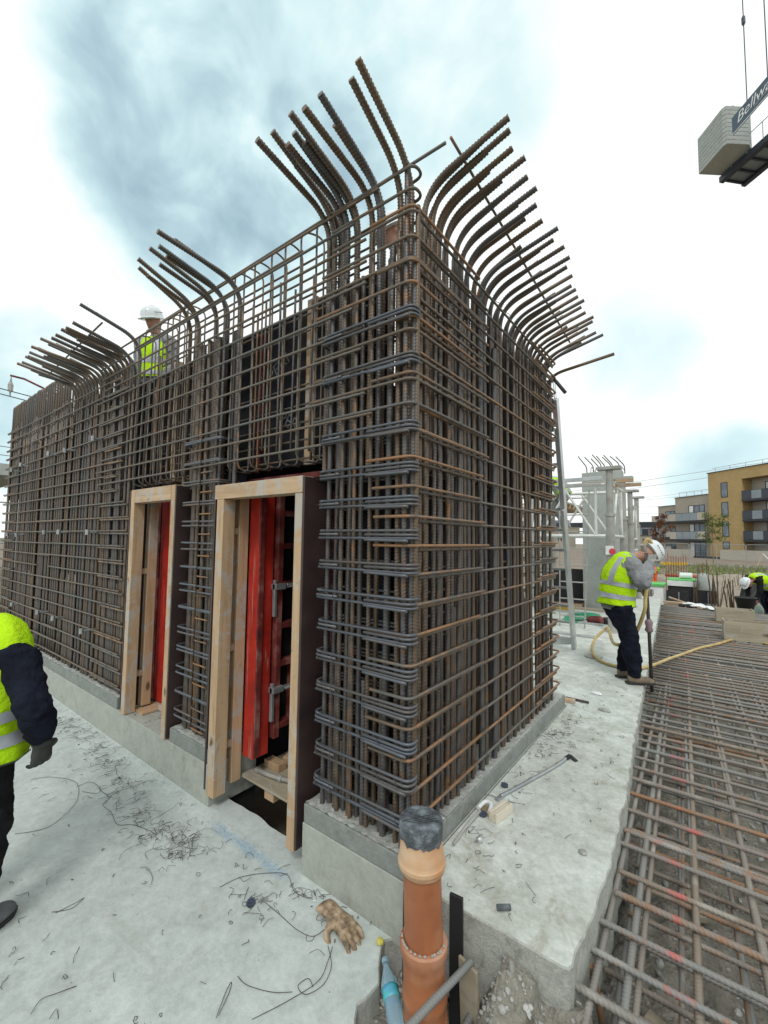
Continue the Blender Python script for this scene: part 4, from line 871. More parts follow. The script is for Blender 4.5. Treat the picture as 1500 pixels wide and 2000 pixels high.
    # vest with silver tape
    if col.get('vest'):
        vp = [q('pelvis') + (q('waist') - q('pelvis')) * j.get('hem', .15), q('pelvis') + (q('waist') - q('pelvis')) * .7, q('waist') + (q('chest') - q('waist')) * .4, q('chest'), q('sho'), q('sho') + (q('neck') - q('sho')) * .62]
        vw = j.get('vw', 1.); vr = [(.170 * tb, .205 * vw), (.165 * tb, .20 * vw), (.162 * tb, .20 * vw), (.168 * tb, .205 * vw), (.135 * tb * (1 + (vw > 1) * .15), .175 * vw * (1 + (vw > 1) * .06)), (.075 * (1 + (vw > 1) * .3), .095 * vw * (1 + (vw > 1) * .2))]
        g = G(); w_ = lambda t_, a: 1 + .07 * noise.noise(V(math.cos(a) * 2.2, math.sin(a) * 2.2, t_ * 5 + rz)) + .035 * noise.noise(V(math.cos(a) * 7, math.sin(a) * 7, t_ * 14))
        chain(g, vp, vr, Y, 40, 6, w_); vm_ = part('vest', g, MT[col['vest']], t, False, smooth=True)
        def tape(a0, a1, t0, t1, nu):
            g = G(); P = cat(vp, 6); rad = cat([(a, b, 0) for a, b in vr], 6); n = len(P)
            nv = 6
            for i in range(nv + 1):
                tt = t0 + (t1 - t0) * i / nv; f_ = tt * (n - 1); ii = min(int(f_), n - 2); u = f_ - ii; c = P[ii].lerp(P[ii + 1], u); r_ = rad[ii].lerp(rad[ii + 1], u); tg = (P[min(ii + 1, n - 1)] - P[max(ii - 1, 0)]).normalized(); nr = tg.cross(V(0, 1, 0)).normalized(); s2 = nr.cross(tg).normalized()
                for k in range(nu + 1):
                    a = a0 + (a1 - a0) * k / nu; e_ = w_(tt, a) * 1.012; g.v.append(tuple(c + nr * math.cos(a) * r_.x * e_ + s2 * math.sin(a) * r_.y * e_ + (nr * math.cos(a) + s2 * math.sin(a)) * .003))
            for i in range(nv):
                for k in range(nu): a = i * (nu + 1) + k; g.f.append((a, a + 1, a + nu + 2, a + nu + 1))
            return g
        for t0, t1 in j.get('bands', ((.10, .19), (.34, .43))): part('reflective_band', tape(0, 2 * math.pi, t0, t1, 40), MT['refl'], t, False, smooth=True)
        for a in (.62, math.pi - .62, math.pi + .62, -.62): part('shoulder_tape', tape(a - .16, a + .16, .44, .93, 4), MT['refl'], t, False, smooth=True)
        g = G(); P = cat(vp, 6); 
        tp = tape(0, 2 * math.pi, .0, .02, 40); part('hem_binding', tp, MT['black'], t, False)
    # boots
    for S_, s_ in (('L', 1), ('R', -1)):
        n_ = q('an' + S_); d_ = Vector(j.get('toe' + S_, (1, 0, 0))).normalized(); g = G(); b0 = V(n_.x, n_.y, j.get('foot' + S_, 0))
        sdb = V(-d_.y, d_.x, 0)
        chain(g, [b0 - d_ * .075 + V(0, 0, .05), b0 - d_ * .02 + V(0, 0, .052), b0 + d_ * .09 + V(0, 0, .045), b0 + d_ * .17 + V(0, 0, .038), b0 + d_ * .205 + V(0, 0, .032)], [(.04, .03), (.05, .042), (.042, .050), (.034, .048), (.02, .03)], sdb, 14)
        chain(g, [b0 + V(0, 0, .03), b0 + V(0, 0, .10), b0 + V(-.0, 0, .17)], [(.055, .045), (.055, .048), (.06, .052)], Y, 14)
        remesh(part('boot', g, MT[col['boots']], t, False), .011, 2)
        M = Matrix.Translation(b0) @ Matrix.Rotation(math.atan2(d_.y, d_.x), 4, 'Z'); part('sole', G().prism([(-.095, -.035), (-.06, -.044), (.08, -.05), (.17, -.048), (.212, -.022), (.215, .02), (.17, .048), (.08, .05), (-.06, .044), (-.095, .035)], .003, .024).__class__() .add(G().prism([(-.095, -.035), (-.06, -.044), (.08, -.05), (.17, -.048), (.212, -.022), (.215, .02), (.17, .048), (.08, .05), (-.06, .044), (-.095, .035)], .002, .024), M), MT['asph'], t, False)
    # gloves
    if not bare:
        for S_, s_ in (('L', 1), ('R', -1)):
            hd, hn, hc = j['hand' + S_]; g = G(); hand(g, q('wr' + S_), hd, hn, 1.12, hc, s_ * j.get('thumb' + S_, 1))
            w = q('wr' + S_); d_ = Vector(hd).normalized(); chain(g, [w - d_ * .05, w - d_ * .015, w + d_ * .02], [(.036, .042), (.034, .040), (.026, .038)], d_.cross(Vector(hn)), 12)
            remesh(part('glove', g, MT[col['gloves']], t, False), .005 if near else .007, 1)
    # helmet
    if col.get('hat'):
        hm = Matrix(((f.x, sdv.x, upv.x, 0), (f.y, sdv.y, upv.y, 0), (f.z, sdv.z, upv.z, 0), (0, 0, 0, 1))); M = Matrix.Translation(h + upv * .045) @ hm
        g = G().lathe([(.131, -.014), (.130, -.006), (.125, 0), (.124, .03), (.115, .075), (.092, .110), (.055, .130), (.001, .136)], 32)
        for i, v in enumerate(g.v): g.v[i] = (v[0] * 1.12, v[1] * .92, v[2])
        hat = part('hard_hat', G().add(g, M), MT[col['hat']], t, False, smooth=True)
        g = G()
        for i in range(4):
            for k in range(13):
                a = -1.05 + k * .175; r1 = .124 + (.052 * math.cos(a * 1.2)) * i / 3; g.v.append((r1 * 1.12 * math.cos(a), r1 * .92 * math.sin(a), .002 - .010 * i / 3))
        for i in range(3):
            for k in range(12): a = i * 13 + k; g.f.append((a, a + 1, a + 14, a + 13))
        pk = obj('peak', G().add(g, M), MT[col['hat']], hat, smooth=True); s_ = pk.modifiers.new('s', 'SOLIDIFY'); s_.thickness = .004
        g = G()
        for yy in (-.03, 0, .03): g.sweep([M @ V(1.12 * .124 * math.cos(a), yy * 1.2, .133 * math.sin(a) + .003) for a in np.linspace(.5, 2.7, 9)], .005, 5)
        obj('ridge', g, MT[col['hat']], hat, smooth=True)
        g = G()
        for s2 in (-1, 1):
            for k in range(5): g.box(-.01, .01, -.002, .002, -.003, .003, M @ Matrix.Translation((-.06 + .03 * k, s2 * .109, .055)))
        obj('vent_slots', g, MT['black'], hat)
        if col.get('badge'): obj('badge', G().box(-.002, .002, -.022, .022, -.016, .016, M @ Matrix.Translation((.130, 0, .035)) @ Matrix.Rotation(-.25, 4, 'Y')), MT['black'], hat)
    return t
RZ = AZ       # a person with this turn faces picture-right
base = dict(pelvis=(-.02, 0, .95), waist=(0, 0, 1.08), chest=(.01, 0, 1.28), sho=(0, 0, 1.43), neck=(.01, 0, 1.52), head=(.03, 0, 1.66), face=(1, 0, 0),
            shL=(0, .19, 1.42), shR=(0, -.19, 1.42), elL=(-.02, .24, 1.14), elR=(-.02, -.24, 1.14), wrL=(.1, .22, .92), wrR=(.1, -.22, .92), handL=((.3, 0, -1), (0, -1, 0), .5), handR=((.3, 0, -1), (0, 1, 0), .5),
            hipL=(-.02, .09, .92), hipR=(-.02, -.09, .92), knL=(.02, .1, .5), knR=(.02, -.1, .5), anL=(-.02, .1, .1), anR=(-.02, -.1, .1))
# worker with the poker, bent over it
p1 = dict(base); p1.update(pelvis=(-.12, 0, .90), waist=(-.11, 0, 1.02), chest=(-.07, 0, 1.22), sho=(0.01, 0, 1.38), neck=(.13, 0, 1.46), head=(.285, .03, 1.49), face=(.45, 0, -.9), headup=(.9, 0, .43), bulk=1.15, baggy=1.25, arm=1.18, hem=-.12,
          shR=(-.01, -.17, 1.36), elR=(.02, -.30, 1.16), wrR=(.18, -.19, 1.40), shL=(.05, .17, 1.34), elL=(.13, .22, 1.10), wrL=(.215, .06, 1.06), handR=((.6, .5, .75), (.6, .6, -.3), .75), handL=((.8, -.3, -.3), (.1, -1, .1), 1.15),
          hipR=(-.12, -.09, .86), knR=(-.03, -.12, .47), anR=(.02, -.10, .1), hipL=(-.10, .10, .86), knL=(.10, .12, .49), anL=(.03, .14, .1), toeL=(1, .1, 0), toeR=(1, -.12, 0), bands=((.16, .25), (.40, .49)))
P1 = V(.375, 4.06, .283)
person('worker in yellow vest and white helmet bowed over a concrete poker at the slab edge', P1, RZ, p1, dict(trousers='navy', jacket='greycloth', vest='neon', boots='boot', gloves='gloveg', hat='hat'), .013)
M1 = Matrix.Translation(P1) @ Matrix.Rotation(RZ, 4, 'Z')
pk = thing('concrete_poker', 'long steel concrete poker with a mauve rubber grip held upright by the bowed worker', 'concrete poker', M1 @ V(.275, -.02, .0))
W = lambda *a: M1 @ V(*a)
part('shaft', G().sweep([W(.275, .0, -.12), W(.262, .0, .6), W(.245, .0, 1.1), W(.235, -.01, 1.53)], .019, 12), MT['wire'], pk, smooth=True)
part('sleeve', G().sweep([W(.25, .0, 1.08), W(.235, -.01, 1.50)], .031, 12), MT['wire'], pk, smooth=True)
part('grip', G().sweep([W(.262, 0, .56), W(.262, 0, .585), W(.262, 0, .63), W(.262, 0, .68), W(.262, 0, .71), W(.262, 0, .72)], [.022, .045, .034, .044, .030, .022], 12), MT['mauve'], pk, smooth=True)
part('valve', G().sweep([W(.235, 0, 1.52), W(.20, -.02, 1.60)], .03, 10), MT['propgrey'], pk)
hp = [W(.22, -.02, 1.58), W(.235, -.02, 1.64), W(.27, -.03, 1.655), W(.315, -.03, 1.57), W(.31, -.03, 1.42), W(.25, -.035, 1.2), W(.20, -.05, .98), W(.17, -.06, .8), W(.12, .12, .45), W(.0, .28, .36), V(-.05, 5.4, .62), V(-.18, 5.9, .52), V(-.26, 5.55, .42), V(-.22, 5.1, .34), V(-.05, 4.72, .305), V(.22, 4.55, .30), V(.40, 4.62, .30), V(.56, 5.0, .30), V(.66, 5.7, .24), V(.80, 6.35, .20), V(1.0, 7.0, .20), V(1.25, 7.6, .20), V(1.5, 8.3, .2), V(1.76, 8.75, .2), V(1.72, 8.95, .2), V(1.5, 8.65, .2), V(1.6, 8.35, .22), V(1.95, 8.15, .2), V(2.6, 7.7, .2)]
o = obj('air_hose', G().sweep([p - hp[0] for p in cat(hp, 8)], .0205, 10), MT['hose'], loc=hp[0], smooth=True); tag(o, 'yellow air hose looping from the concrete poker across the slab and the bar mat', 'hose')
# near worker at the left edge, back turned
p2 = dict(base); p2.update(elR=(-.06, -.36, 1.17), wrR=(.03, -.32, .985), pelvis=(-.0, 0, .95), waist=(0, 0, 1.08), chest=(.0, 0, 1.30), sho=(0.02, 0, 1.45), neck=(.06, .12, 1.53), head=(.12, .30, 1.60), headup=(.1, .55, .85), bulk=1.0, hem=-.35, vw=1.2,
          shR=(.0, -.205, 1.42), handR=((.15, .08, -1), (.25, 1, 0), .55), thumbR=-1, bands=((.13, .22), (.31, .40)), arm=.98,
          hipR=(0, -.10, .92), knR=(.0, -.13, .5), anR=(-.04, -.10, .1), toeR=(1, -.1, 0))
pw = person('near worker at the left edge of the picture, back turned, black gloves and navy sleeves', (-1.71, -1.285, 0), RZ + R(86), p2, dict(trousers='blackcloth', jacket='navy', vest='neon', boots='bootg', gloves='glove', hat='hat'), .011, True)
pw.scale = (1.05, 1.14, .92)
# workers up on the inner deck
p3 = dict(base); p3.update(face=(1, -.1, -.45), head=(.06, 0, 1.65))
person('worker with a badged white helmet looking down from behind the bars', (-4.15, .58, 2.852), R(-62), p3, dict(trousers='navy', jacket='greycloth', vest='neon', boots='boot', gloves='glove', hat='hat', badge=1), .016)
p4 = dict(base); p4.update(pelvis=(-.1, 0, .92), chest=(.05, 0, 1.25), sho=(.12, 0, 1.36), neck=(.18, 0, 1.42), head=(.25, 0, 1.52), face=(1, 0, -.5), shL=(.12, .19, 1.34), shR=(.12, -.19, 1.34))
person('worker in white helmet stooping behind the corner of the cage', (-.62, 1.10, 2.852), R(37.3 + 190), p4, dict(trousers='navy', jacket='navy', vest=None, boots='boot', gloves='glove', hat='hat'), .016)
# ------------------------------------------------------------------ ladder
def tubes(g, segs, r, seg=8):
    for a, b in segs: g.sweep([a, b], r, seg)
    return g
ld = thing('ladder', 'tall aluminium ladder leaning on the far end of the rebar cage', 'ladder', (-.7, 5.2, .28))
fb, ft = V(-.50, 5.25, .285), V(-.19, 3.28, 3.55); off = V(-.46, 0, 0)
for o_ in (V(0, 0, 0), off): part('stile', G().beam(fb + o_, ft + o_, .055, .085, (0, -1, .3)), MT['alu'], ld, bevel=.004)
for o_ in (V(.018, -.1, 0), off + V(-.018, -.1, 0)): part('stile', G().beam(fb + o_ + (ft - fb) * .07, fb + o_ + (ft - fb) * .62, .03, .06, (0, -1, .3)), MT['alu'], ld, bevel=.004)
for k in range(11):
    c = fb + (ft - fb) * (.05 + k * .082); part('rung', G().beam(c, c + off, .035, .03), MT['alu'], ld)
part('foot_brace', G().beam(fb + (ft - fb) * .04, fb + off * 1.7 + V(0, -.15, .02), .012, .10), MT['alu'], ld)
part('guard_hoop', tubes(G(), [(ft, ft + V(-.02, .02, .28)), (ft + V(-.02, .02, .28), ft + V(-.3, -.1, .36)), (ft + V(0, 0, -.35), ft + V(-.3, -.1, -.22))], .016), MT['alu'], ld)
part('red_bracket', G().box(-.34, -.22, 3.22, 3.26, 3.50, 3.60).box(-.34, -.24, 3.22, 3.26, 3.28, 3.46).box(-.34, -.24, 3.22, 3.26, 3.1, 3.2), MT['red'], ld)
part('black_bracket', G().box(-.26, -.20, 3.20, 3.25, 3.40, 3.54).box(-.26, -.20, 3.20, 3.25, 3.16, 3.28), MT['black'], ld)
# ------------------------------------------------------------------ concrete column wall with bent bars on top
pr = thing('concrete_wall', 'tall narrow grey concrete wall with bent bars sticking out of its top', 'concrete wall', (-.9, 9.9, .28))
part('wall', G().prism([(-1.33, 9.72), (-.62, 9.60), (-.42, 9.70), (-.46, 10.15), (-1.33, 10.25)], .27, 3.63), MT['pier'], pr, bevel=.01)
part('tie_hole_line', G().box(-1.334, -1.328, 9.8, 10.2, 1.9, 1.91), MT['kicktop'], pr)
for i in range(9):
    x = -1.22 + i * .095 + J(.02); y = 9.9 + (i % 3) * .12
    me = G().sweep(fillet([(0, 0, 0), (0, 0, .20 + .04 * (i % 2)), (-.17, -.15, .44 + J(.02))], .08), .013, 6)
    part('bent_bar', me, MT['bar'], pr, False, loc=V(x, y, 3.6) - Vector(pr.location), smooth=True, color=(.2, .5, 0, 1))
for i in range(8): part('loop_bar', G().sweep(fillet([(0, 0, 0), (.02, 0, .2), (.11, 0, .05)], .05), .008, 6), MT['bar'], pr, False, loc=V(-1.15 + i * .09, 9.85 + .1 * (i % 2), 3.6) - Vector(pr.location), color=(.2, .5, 0, 1))

# ------------------------------------------------------------------ shoring towers: props with frames between them
def prop(t, x, y, z0, z1, r=.075, head=True):
    part('prop', G().lathe([(r * 1.5, z0), (r * 1.5, z0 + .015), (r, z0 + .02), (r, z0 + 1.1), (r * 1.25, z0 + 1.1), (r * 1.25, z0 + 1.16), (r, z0 + 1.16), (r, z0 + 2.1), (r * 1.2, z0 + 2.1), (r * 1.2, z0 + 2.15), (r * .8, z0 + 2.15), (r * .8, z1 - .02)], 14, (x, y)), MT['propgrey'], t)
    part('head_plate', G().box(x - .2, x + .2, y - .1, y + .1, z1 - .03, z1 + .03), MT['propgrey'], t, bevel=.006)
def frame(t, a, b, zs, brace=True):
    a = Vector((*a, 0)); b = Vector((*b, 0))
    for z0, z1 in zs:
        A0, B0, A1, B1 = a + V(0, 0, z0), b + V(0, 0, z0), a + V(0, 0, z1), b + V(0, 0, z1)
        part('frame_rail', tubes(G(), [(A0, B0)], .032), MT['tube'], t); part('frame_rail', tubes(G(), [(A1, B1)], .032), MT['tube'], t)
        part('frame_upright', tubes(G(), [(A0.lerp(B0, .12), A1.lerp(B1, .12))], .027), MT['tube'], t); part('frame_upright', tubes(G(), [(A0.lerp(B0, .88), A1.lerp(B1, .88))], .027), MT['tube'], t)
        if brace: part('diagonal_brace', tubes(G(), [(A0.lerp(B0, .12), A1.lerp(B1, .55))], .023), MT['tube'], t); part('diagonal_brace', tubes(G(), [(A0.lerp(B0, .88), A1.lerp(B1, .45))], .023), MT['tube'], t)
t1 = thing('shoring_tower', 'white tubular shoring tower with thick grey props just behind the ladder', 'shoring tower', (-1, 7.6, .28))
for x, y in ((-.26, 7.0), (-1.75, 6.9), (-.26, 8.5), (-1.75, 8.4)): prop(t1, x, y, .28, 3.27)
zz = [(2.02, 2.98)]
frame(t1, (-.34, 7.0), (-1.67, 6.9), zz); frame(t1, (-.26, 7.08), (-.26, 8.42), zz); frame(t1, (-1.75, 7.0), (-1.75, 8.3), zz); frame(t1, (-.34, 8.5), (-1.67, 8.4), zz)
part('ladder_frame', tubes(G(), [(V(-.72, 6.96, .29), V(-.60, 6.98, 2.9))] + [(V(-1.14, 6.95, .5 + .32 * k), V(-.71 + .015 * k, 6.965, .5 + .32 * k)) for k in range(8)] + [(V(-1.16, 6.95, .29), V(-1.13, 6.95, 2.9))], .012), MT['propgrey'], t1)
part('white_tag', G().box(-.33, -.20, 6.90, 6.915, 1.68, 1.84), MT['white'], t1); part('red_disc', G().sweep([(-.22, 6.899, 1.74), (-.22, 6.889, 1.74)], .055, 14), simple('pink_red', (.65, .06, .09)), t1)
bm = thing('timber_beams', 'timber and aluminium beams laid across the heads of the nearer shoring tower', 'beams', (-1.2, 7, 3.1))
part('aluminium_beam', G().box(-3.2, -.36, 6.86, 6.92, 3.05, 3.12), MT['alu'], bm, bevel=.004); part('timber_beam', G().box(-3.2, -.36, 7.02, 7.08, 2.96, 3.03), MT['timber_h'], bm); part('timber_beam', G().box(-.16, .12, 7.0, 7.08, 3.0, 3.06), MT['timber_h'], bm); part('timber_beam', G().box(-.2, .22, 7.2, 7.28, 2.94, 3.0), MT['timber_h'], bm)
t2 = thing('shoring_tower', 'farther tubular shoring tower with two grey props right of the concrete wall', 'shoring tower', (-.45, 11.8, .28))
for x, y in ((-.43, 10.9), (-.51, 12.8)): prop(t2, x, y, .28, 3.24)
prop(t2, -1.6, 12.85, .28, 3.24)
frame(t2, (-.43, 11.0), (-.51, 12.7), [(2.0, 2.9), (.6, 1.7)]); frame(t2, (-.6, 12.8), (-1.5, 12.85), [(2.0, 2.9)])
t3 = thing('shoring_tower', 'shoring tower half hidden behind the ladder, left of the concrete wall', 'shoring tower', (-3, 9.6, .28))
for x, y in ((-2.35, 9.2), (-3.6, 9.1), (-2.4, 11), (-3.7, 10.9)): prop(t3, x, y, .28, 3.1)
frame(t3, (-2.43, 9.2), (-3.5, 9.1), [(1.9, 2.8), (.6, 1.6)]); frame(t3, (-2.35, 9.3), (-2.4, 10.9), [(1.9, 2.8), (.6, 1.6)])
fm = thing('slab_soffit_form', 'grey formwork boards and joists behind the ladder', 'formwork', (-4, 12, 2))
part('boards', G().box(-7, -1.9, 10.5, 13, 2.95, 3.0), MT['plywood'], fm)
for k in range(7): part('joist', G().box(-7, -1.9, 10.5 + k * .4, 10.58 + k * .4, 2.83, 2.945), MT['timber_h'], fm)
dk = thing('stacked_material', 'dark stack of formwork beams on the slab left of the concrete wall', 'stack', (-1.9, 9.3, .3))
for k in range(5): part('beam', G().box(-3.0, -1.35, 9.5 + .12 * k, 9.6 + .12 * k, .30 + .1 * (k % 2), .38 + .1 * (k % 2)), MT['black'] if k % 2 else MT['timber_h'], dk)
part('black_panel', G().box(-2.4, -1.45, 10.2, 10.25, .3, 1.2), MT['black'], dk); part('yellow_beam', G().box(-1.9, -1.36, 8.9, 8.97, .285, .36), simple('yellow_beam', (.55, .36, .06)), dk)
for (x0, x1, y, z, lab) in ((-1.6, -.4, 6.2, .285, 'grey aluminium straightedge lying across the slab behind the ladder, nearest'), (-1.9, -.5, 7.5, .285, 'aluminium straightedge lying on the slab beyond the ladder foot'), (-2.2, -.8, 8.75, .285, 'farthest aluminium straightedge on the slab behind the ladder')):
    single('straightedge', lab, 'straightedge', G().box(x0, x1, y, y + .08, z, z + .03), MT['alu'], bevel=.002)
o = obj('lifting_strap', G().sweep(cat([V(-1.35, 8.5, .30), V(-1.1, 8.3, .31), V(-.95, 8.0, .30), V(-1.2, 7.8, .30), V(-1.3, 8.1, .31), V(-1.0, 8.6, .32), V(-.75, 8.5, .30), V(-.95, 8.2, .33), V(-1.25, 7.6, .30), V(-1.0, 7.5, .30), V(-.95, 7.8, .31)], 6), .035, 6), simple('green_strap', (.05, .33, .17), (.03, .22, .12)), smooth=True); tag(o, 'tangled green lifting strap on the slab behind the ladder', 'strap')
t = thing('breaker', 'red and black power tool lying on the slab between ladder and worker', 'power tool', (-.6, 7.7, .3))
part('housing', G().sweep([V(-.82, 7.60, .35), V(-.75, 7.62, .36), V(-.62, 7.7, .36), V(-.55, 7.74, .35)], [.03, .075, .08, .06], 12), MT['reddirt'], t, smooth=True); part('motor', G().sweep([V(-.55, 7.74, .35), V(-.42, 7.82, .35), V(-.38, 7.84, .35)], [.065, .07, .03], 12), MT['black'], t, smooth=True); part('chisel', G().sweep([V(-.82, 7.6, .35), V(-1.05, 7.45, .33)], .013, 8), MT['wire'], t)
single('timber_sill', 'long low timber strip at the foot of the concrete wall', 'timber', G().box(-1.5, -.3, 9.35, 9.5, .282, .33), MT['plywood'])
single('rubber_disc', 'flat grey rubber disc on the slab left of the worker', 'disc', G().lathe([(.12, 0), (.12, .012), (.05, .014)], 18), MT['propgrey'], (-.17, 4.95, .282))
# scaffold worker partly hidden by the ladder
p5 = dict(base); p5.update(knR=(.15, -.12, .55), anR=(-.1, -.12, .15))
wp = thing('work_platform', 'narrow working platform on the shoring tower behind the ladder', 'platform', (-2, 7.7, 2)); part('deck', G().box(-1.74, -.9, 7.5, 8.2, 2.05, 2.08), MT['plywood'], wp); part('toe_board', G().box(-1.74, -.9, 7.48, 7.50, 2.05, 2.2), MT['plywood'], wp)
person('worker in grey trousers standing on the shoring tower behind the ladder', (-1.30, 7.8, 2.082), R(200), {**p5, 'pelvis': (-.02, 0, .82), 'waist': (0, 0, .92), 'chest': (.1, 0, 1.05), 'sho': (.25, 0, 1.1), 'neck': (.33, 0, 1.12), 'head': (.45, 0, 1.14), 'shL': (.25, .18, 1.08), 'shR': (.25, -.18, 1.08), 'elL': (.3, .22, .85), 'elR': (.3, -.22, .85), 'wrL': (.4, .15, .7), 'wrR': (.4, -.15, .7), 'hipL': (-.02, .09, .80), 'hipR': (-.02, -.09, .80), 'knL': (.05, .1, .45)}, dict(trousers='greycloth', jacket='greycloth', vest='neon', boots='boot', gloves='glove', hat='hat'), .018)
# ------------------------------------------------------------------ boxes and scraps on the far part of the mat
def obox(label, x, y, z, L, Wd, H, rz, g_='open timber boxes on the bar mat'):
    t = thing('open_box', label, 'timber box', (x, y, z), rz, g_); th = .018
    part('front_board', G().box(0, L, 0, th, 0, H), MT['plywood'], t, False, bevel=.002); part('back_board', G().box(0, L, Wd - th, Wd, 0, H), MT['plywood'], t, False, bevel=.002)
    part('end_board', G().box(-th, 0, 0, Wd, 0, H + .008), MT['plywood'], t, False, bevel=.002); part('end_board', G().box(L, L + th, 0, Wd, 0, H + .008), MT['plywood'], t, False, bevel=.002)
    part('bottom', G().box(0, L, th, Wd - th, 0, .012), MT['plywood'], t, False)
obox('farther and smaller open plywood box on the bar mat', 1.27, 10.35, .19, .62, .36, .28, .08); obox('nearer and larger open plywood box on the bar mat behind the hose', 1.36, 8.15, .19, .85, .36, .33, .06)
single('timber_plank', 'pale timber plank lying on the far end of the bar mat', 'plank', G().box(0, .62, -.06, .06, 0, .04), MT['timber_h'], (.06, 13.1, .2), (0, 0, -.1), bevel=.003)
for i, (x, y, lab) in enumerate([(.86, 12.9, 'crumpled white sheet lying on the far edge of the mat'), (1.05, 12.5, 'second crumpled white sheet, nearer, on the far edge of the mat')]):
    single('plastic_sheet', lab, 'sheet', sheet(-.3, .3, -.16, .16, 10, 6, lambda a, b: .03 + .04 * nn(a, b, 9)), MT['white'], (x, y, .2), (0, .06, -.5))
t = thing('mortar_tub', 'black rubber mortar tub standing at the mat edge beside the bending worker', 'tub', (1.90, 13.3, .18))
part('tub', G().lathe([(.17, 0), (.235, .29), (.26, .29), (.26, .305), (.225, .305), (.16, .02)], 24), MT['black'], t, False, smooth=True); part('contents', G().lathe([(.001, .22), (.215, .22)], 20, cap=False), MT['kick'], t, False)
p6 = dict(base); p6.update(pelvis=(-.42, 0, .86), waist=(-.28, 0, .97), chest=(-.08, 0, 1.06), sho=(.06, 0, 1.07), neck=(.13, 0, 1.03), head=(.24, 0, .95), face=(.35, 0, -1), headup=(.9, 0, .3), bulk=1.05, shL=(.05, .17, 1.03), shR=(.05, -.17, 1.03), elL=(.08, .2, .75), elR=(.08, -.2, .75), wrL=(.14, .14, .50), wrR=(.14, -.14, .50), hipL=(-.42, .09, .82), hipR=(-.42, -.09, .82), knL=(-.30, .11, .48), knR=(-.28, -.11, .48), anL=(-.42, .11, .1), anR=(-.42, -.11, .1))
person('worker at the right edge bending down in red gloves beside the mortar tub', (2.18, 14.0, -.12), RZ + math.pi, p6, dict(trousers='navy', jacket='blackcloth', vest='neon', boots='boot', gloves='reddirt', hat='hat'), .018)
single('blue_drum', 'blue and white plastic drum at the right edge behind the bending worker', 'drum', G().lathe([(.25, 0), (.28, .1), (.28, .5), (.24, .6)], 20), simple('blue_plastic', (.03, .25, .55)), (2.75, 14.3, -.2), smooth=True)
single('wheelbarrow_tray', 'pale green plastic tray leaning behind the mortar tub', 'tray', G().lathe([(.30, 0), (.34, .04), (.25, .18), (.08, .22)], 20), simple('pale_green_plastic', (.42, .52, .40)), (2.05, 14.8, .0), (1.1, 0, .4), smooth=True)
g = G(); nx_ = 14
for j_ in range(11):
    for i in range(nx_ + 1):
        u = i / nx_; w_ = j_ / 10; x = 1.75 + .35 * w_ + u * (1.0 - .35 * w_); zt = -.5 + w_ * 1.42 * (1 - .12 * (u - .5) ** 2); g.v.append((x, 16.4 + .5 * w_ + .25 * math.sin(u * 3.1) + .03 * nn(u, w_, 6), zt))
for j_ in range(10):
    for i in range(nx_): a = j_ * (nx_ + 1) + i; g.f.append((a, a + 1, a + nx_ + 2, a + nx_ + 1))
o = single('black_membrane', 'black plastic membrane hanging over the trench side behind the bending worker', 'membrane', g, MT['black']); s_ = o.modifiers.new('s', 'SOLIDIFY'); s_.thickness = .02
GRN = simple('green_foam', (.12, .50, .12), (.08, .36, .08), 6, .7)
t = thing('void_former', 'white foam block with a bright green top beside the standing worker', 'foam block', (-.9, 20.4, -.7)); part('block', G().box(-1.35, -.45, 20.0, 21.2, -.72, .06), MT['white'], t, bevel=.01); part('green_top', G().box(-1.40, -.40, 19.95, 21.2, .06, .15), GRN, t)
t = thing('void_former', 'long white foam slab with green edging behind the first foam block', 'foam block', (.3, 21.5, -.7)); part('block', G().box(-.38, .85, 21.2, 22.6, .02, .26), MT['white'], t, bevel=.01); part('green_top', G().box(-.38, .85, 21.2, 22.6, .262, .30), GRN, t); part('dark_base', G().box(-.36, .83, 21.25, 22.5, -.72, .018), MT['black'], t)
single('plastic_barrel', 'white plastic barrel lying on the long foam slab', 'barrel', G().sweep([(0, 0, 0), (.45, .1, 0)], .14, 14), MT['white'], (.05, 22.0, .44))
for x, y, w_, h_, lab in ((.72, 19.9, .62, .42, 'black film-faced plywood sheet standing at the trench end'), (-.30, 19.4, .75, .38, 'black board propped against the long foam slab')):
    t = thing('form_board', lab, 'plywood sheet', (x, y, -.45)); part('sheet', G().box(x, x + w_, y, y + .02, -.5, -.5 + h_ + .1), MT['black'], t); part('batten', G().box(x + w_ * .55, x + w_ * .6, y - .02, y - .001, -.5, -.45 + h_), MT['galv'], t)
for k, (a, b, lab) in enumerate([((-.2, 18.9, -.35), (.75, 18.4, -.45), 'long dark pipe lying across the trench end'), ((-.15, 18.5, -.2), (.9, 18.1, -.5), 'pale timber batten resting on the dark pipes'), ((.2, 18.3, -.45), (.7, 18.0, -.45), 'short dark pipe end in the trench')]):
    single('timber_batten' if k == 1 else 'pipe', lab, 'batten' if k == 1 else 'pipe', G().beam(a, b, .07, .04) if k == 1 else G().sweep([a, b], .07, 12), MT['timber_h'] if k == 1 else MT['black'])
t = thing('concrete_pile', 'grey concrete pile head with rusty bars rising from it', 'pile', (.92, 21.0, -.7)); part('shaft', G().lathe([(.22, -.8), (.22, .5), (.18, .62), (.05, .66)], 18, (.92, 21.0)), MT['pier'], t, smooth=True)
for k in range(8): a = k * .785; part('pile_bar', G().sweep([(.92 + .17 * math.cos(a), 21 + .17 * math.sin(a), .4), (.92 + .2 * math.cos(a) + J(.03), 21 + .2 * math.sin(a), 1.1 + J(.1))], .016, 6), MT['bar'], t, color=(.8, .6, 0, 1))
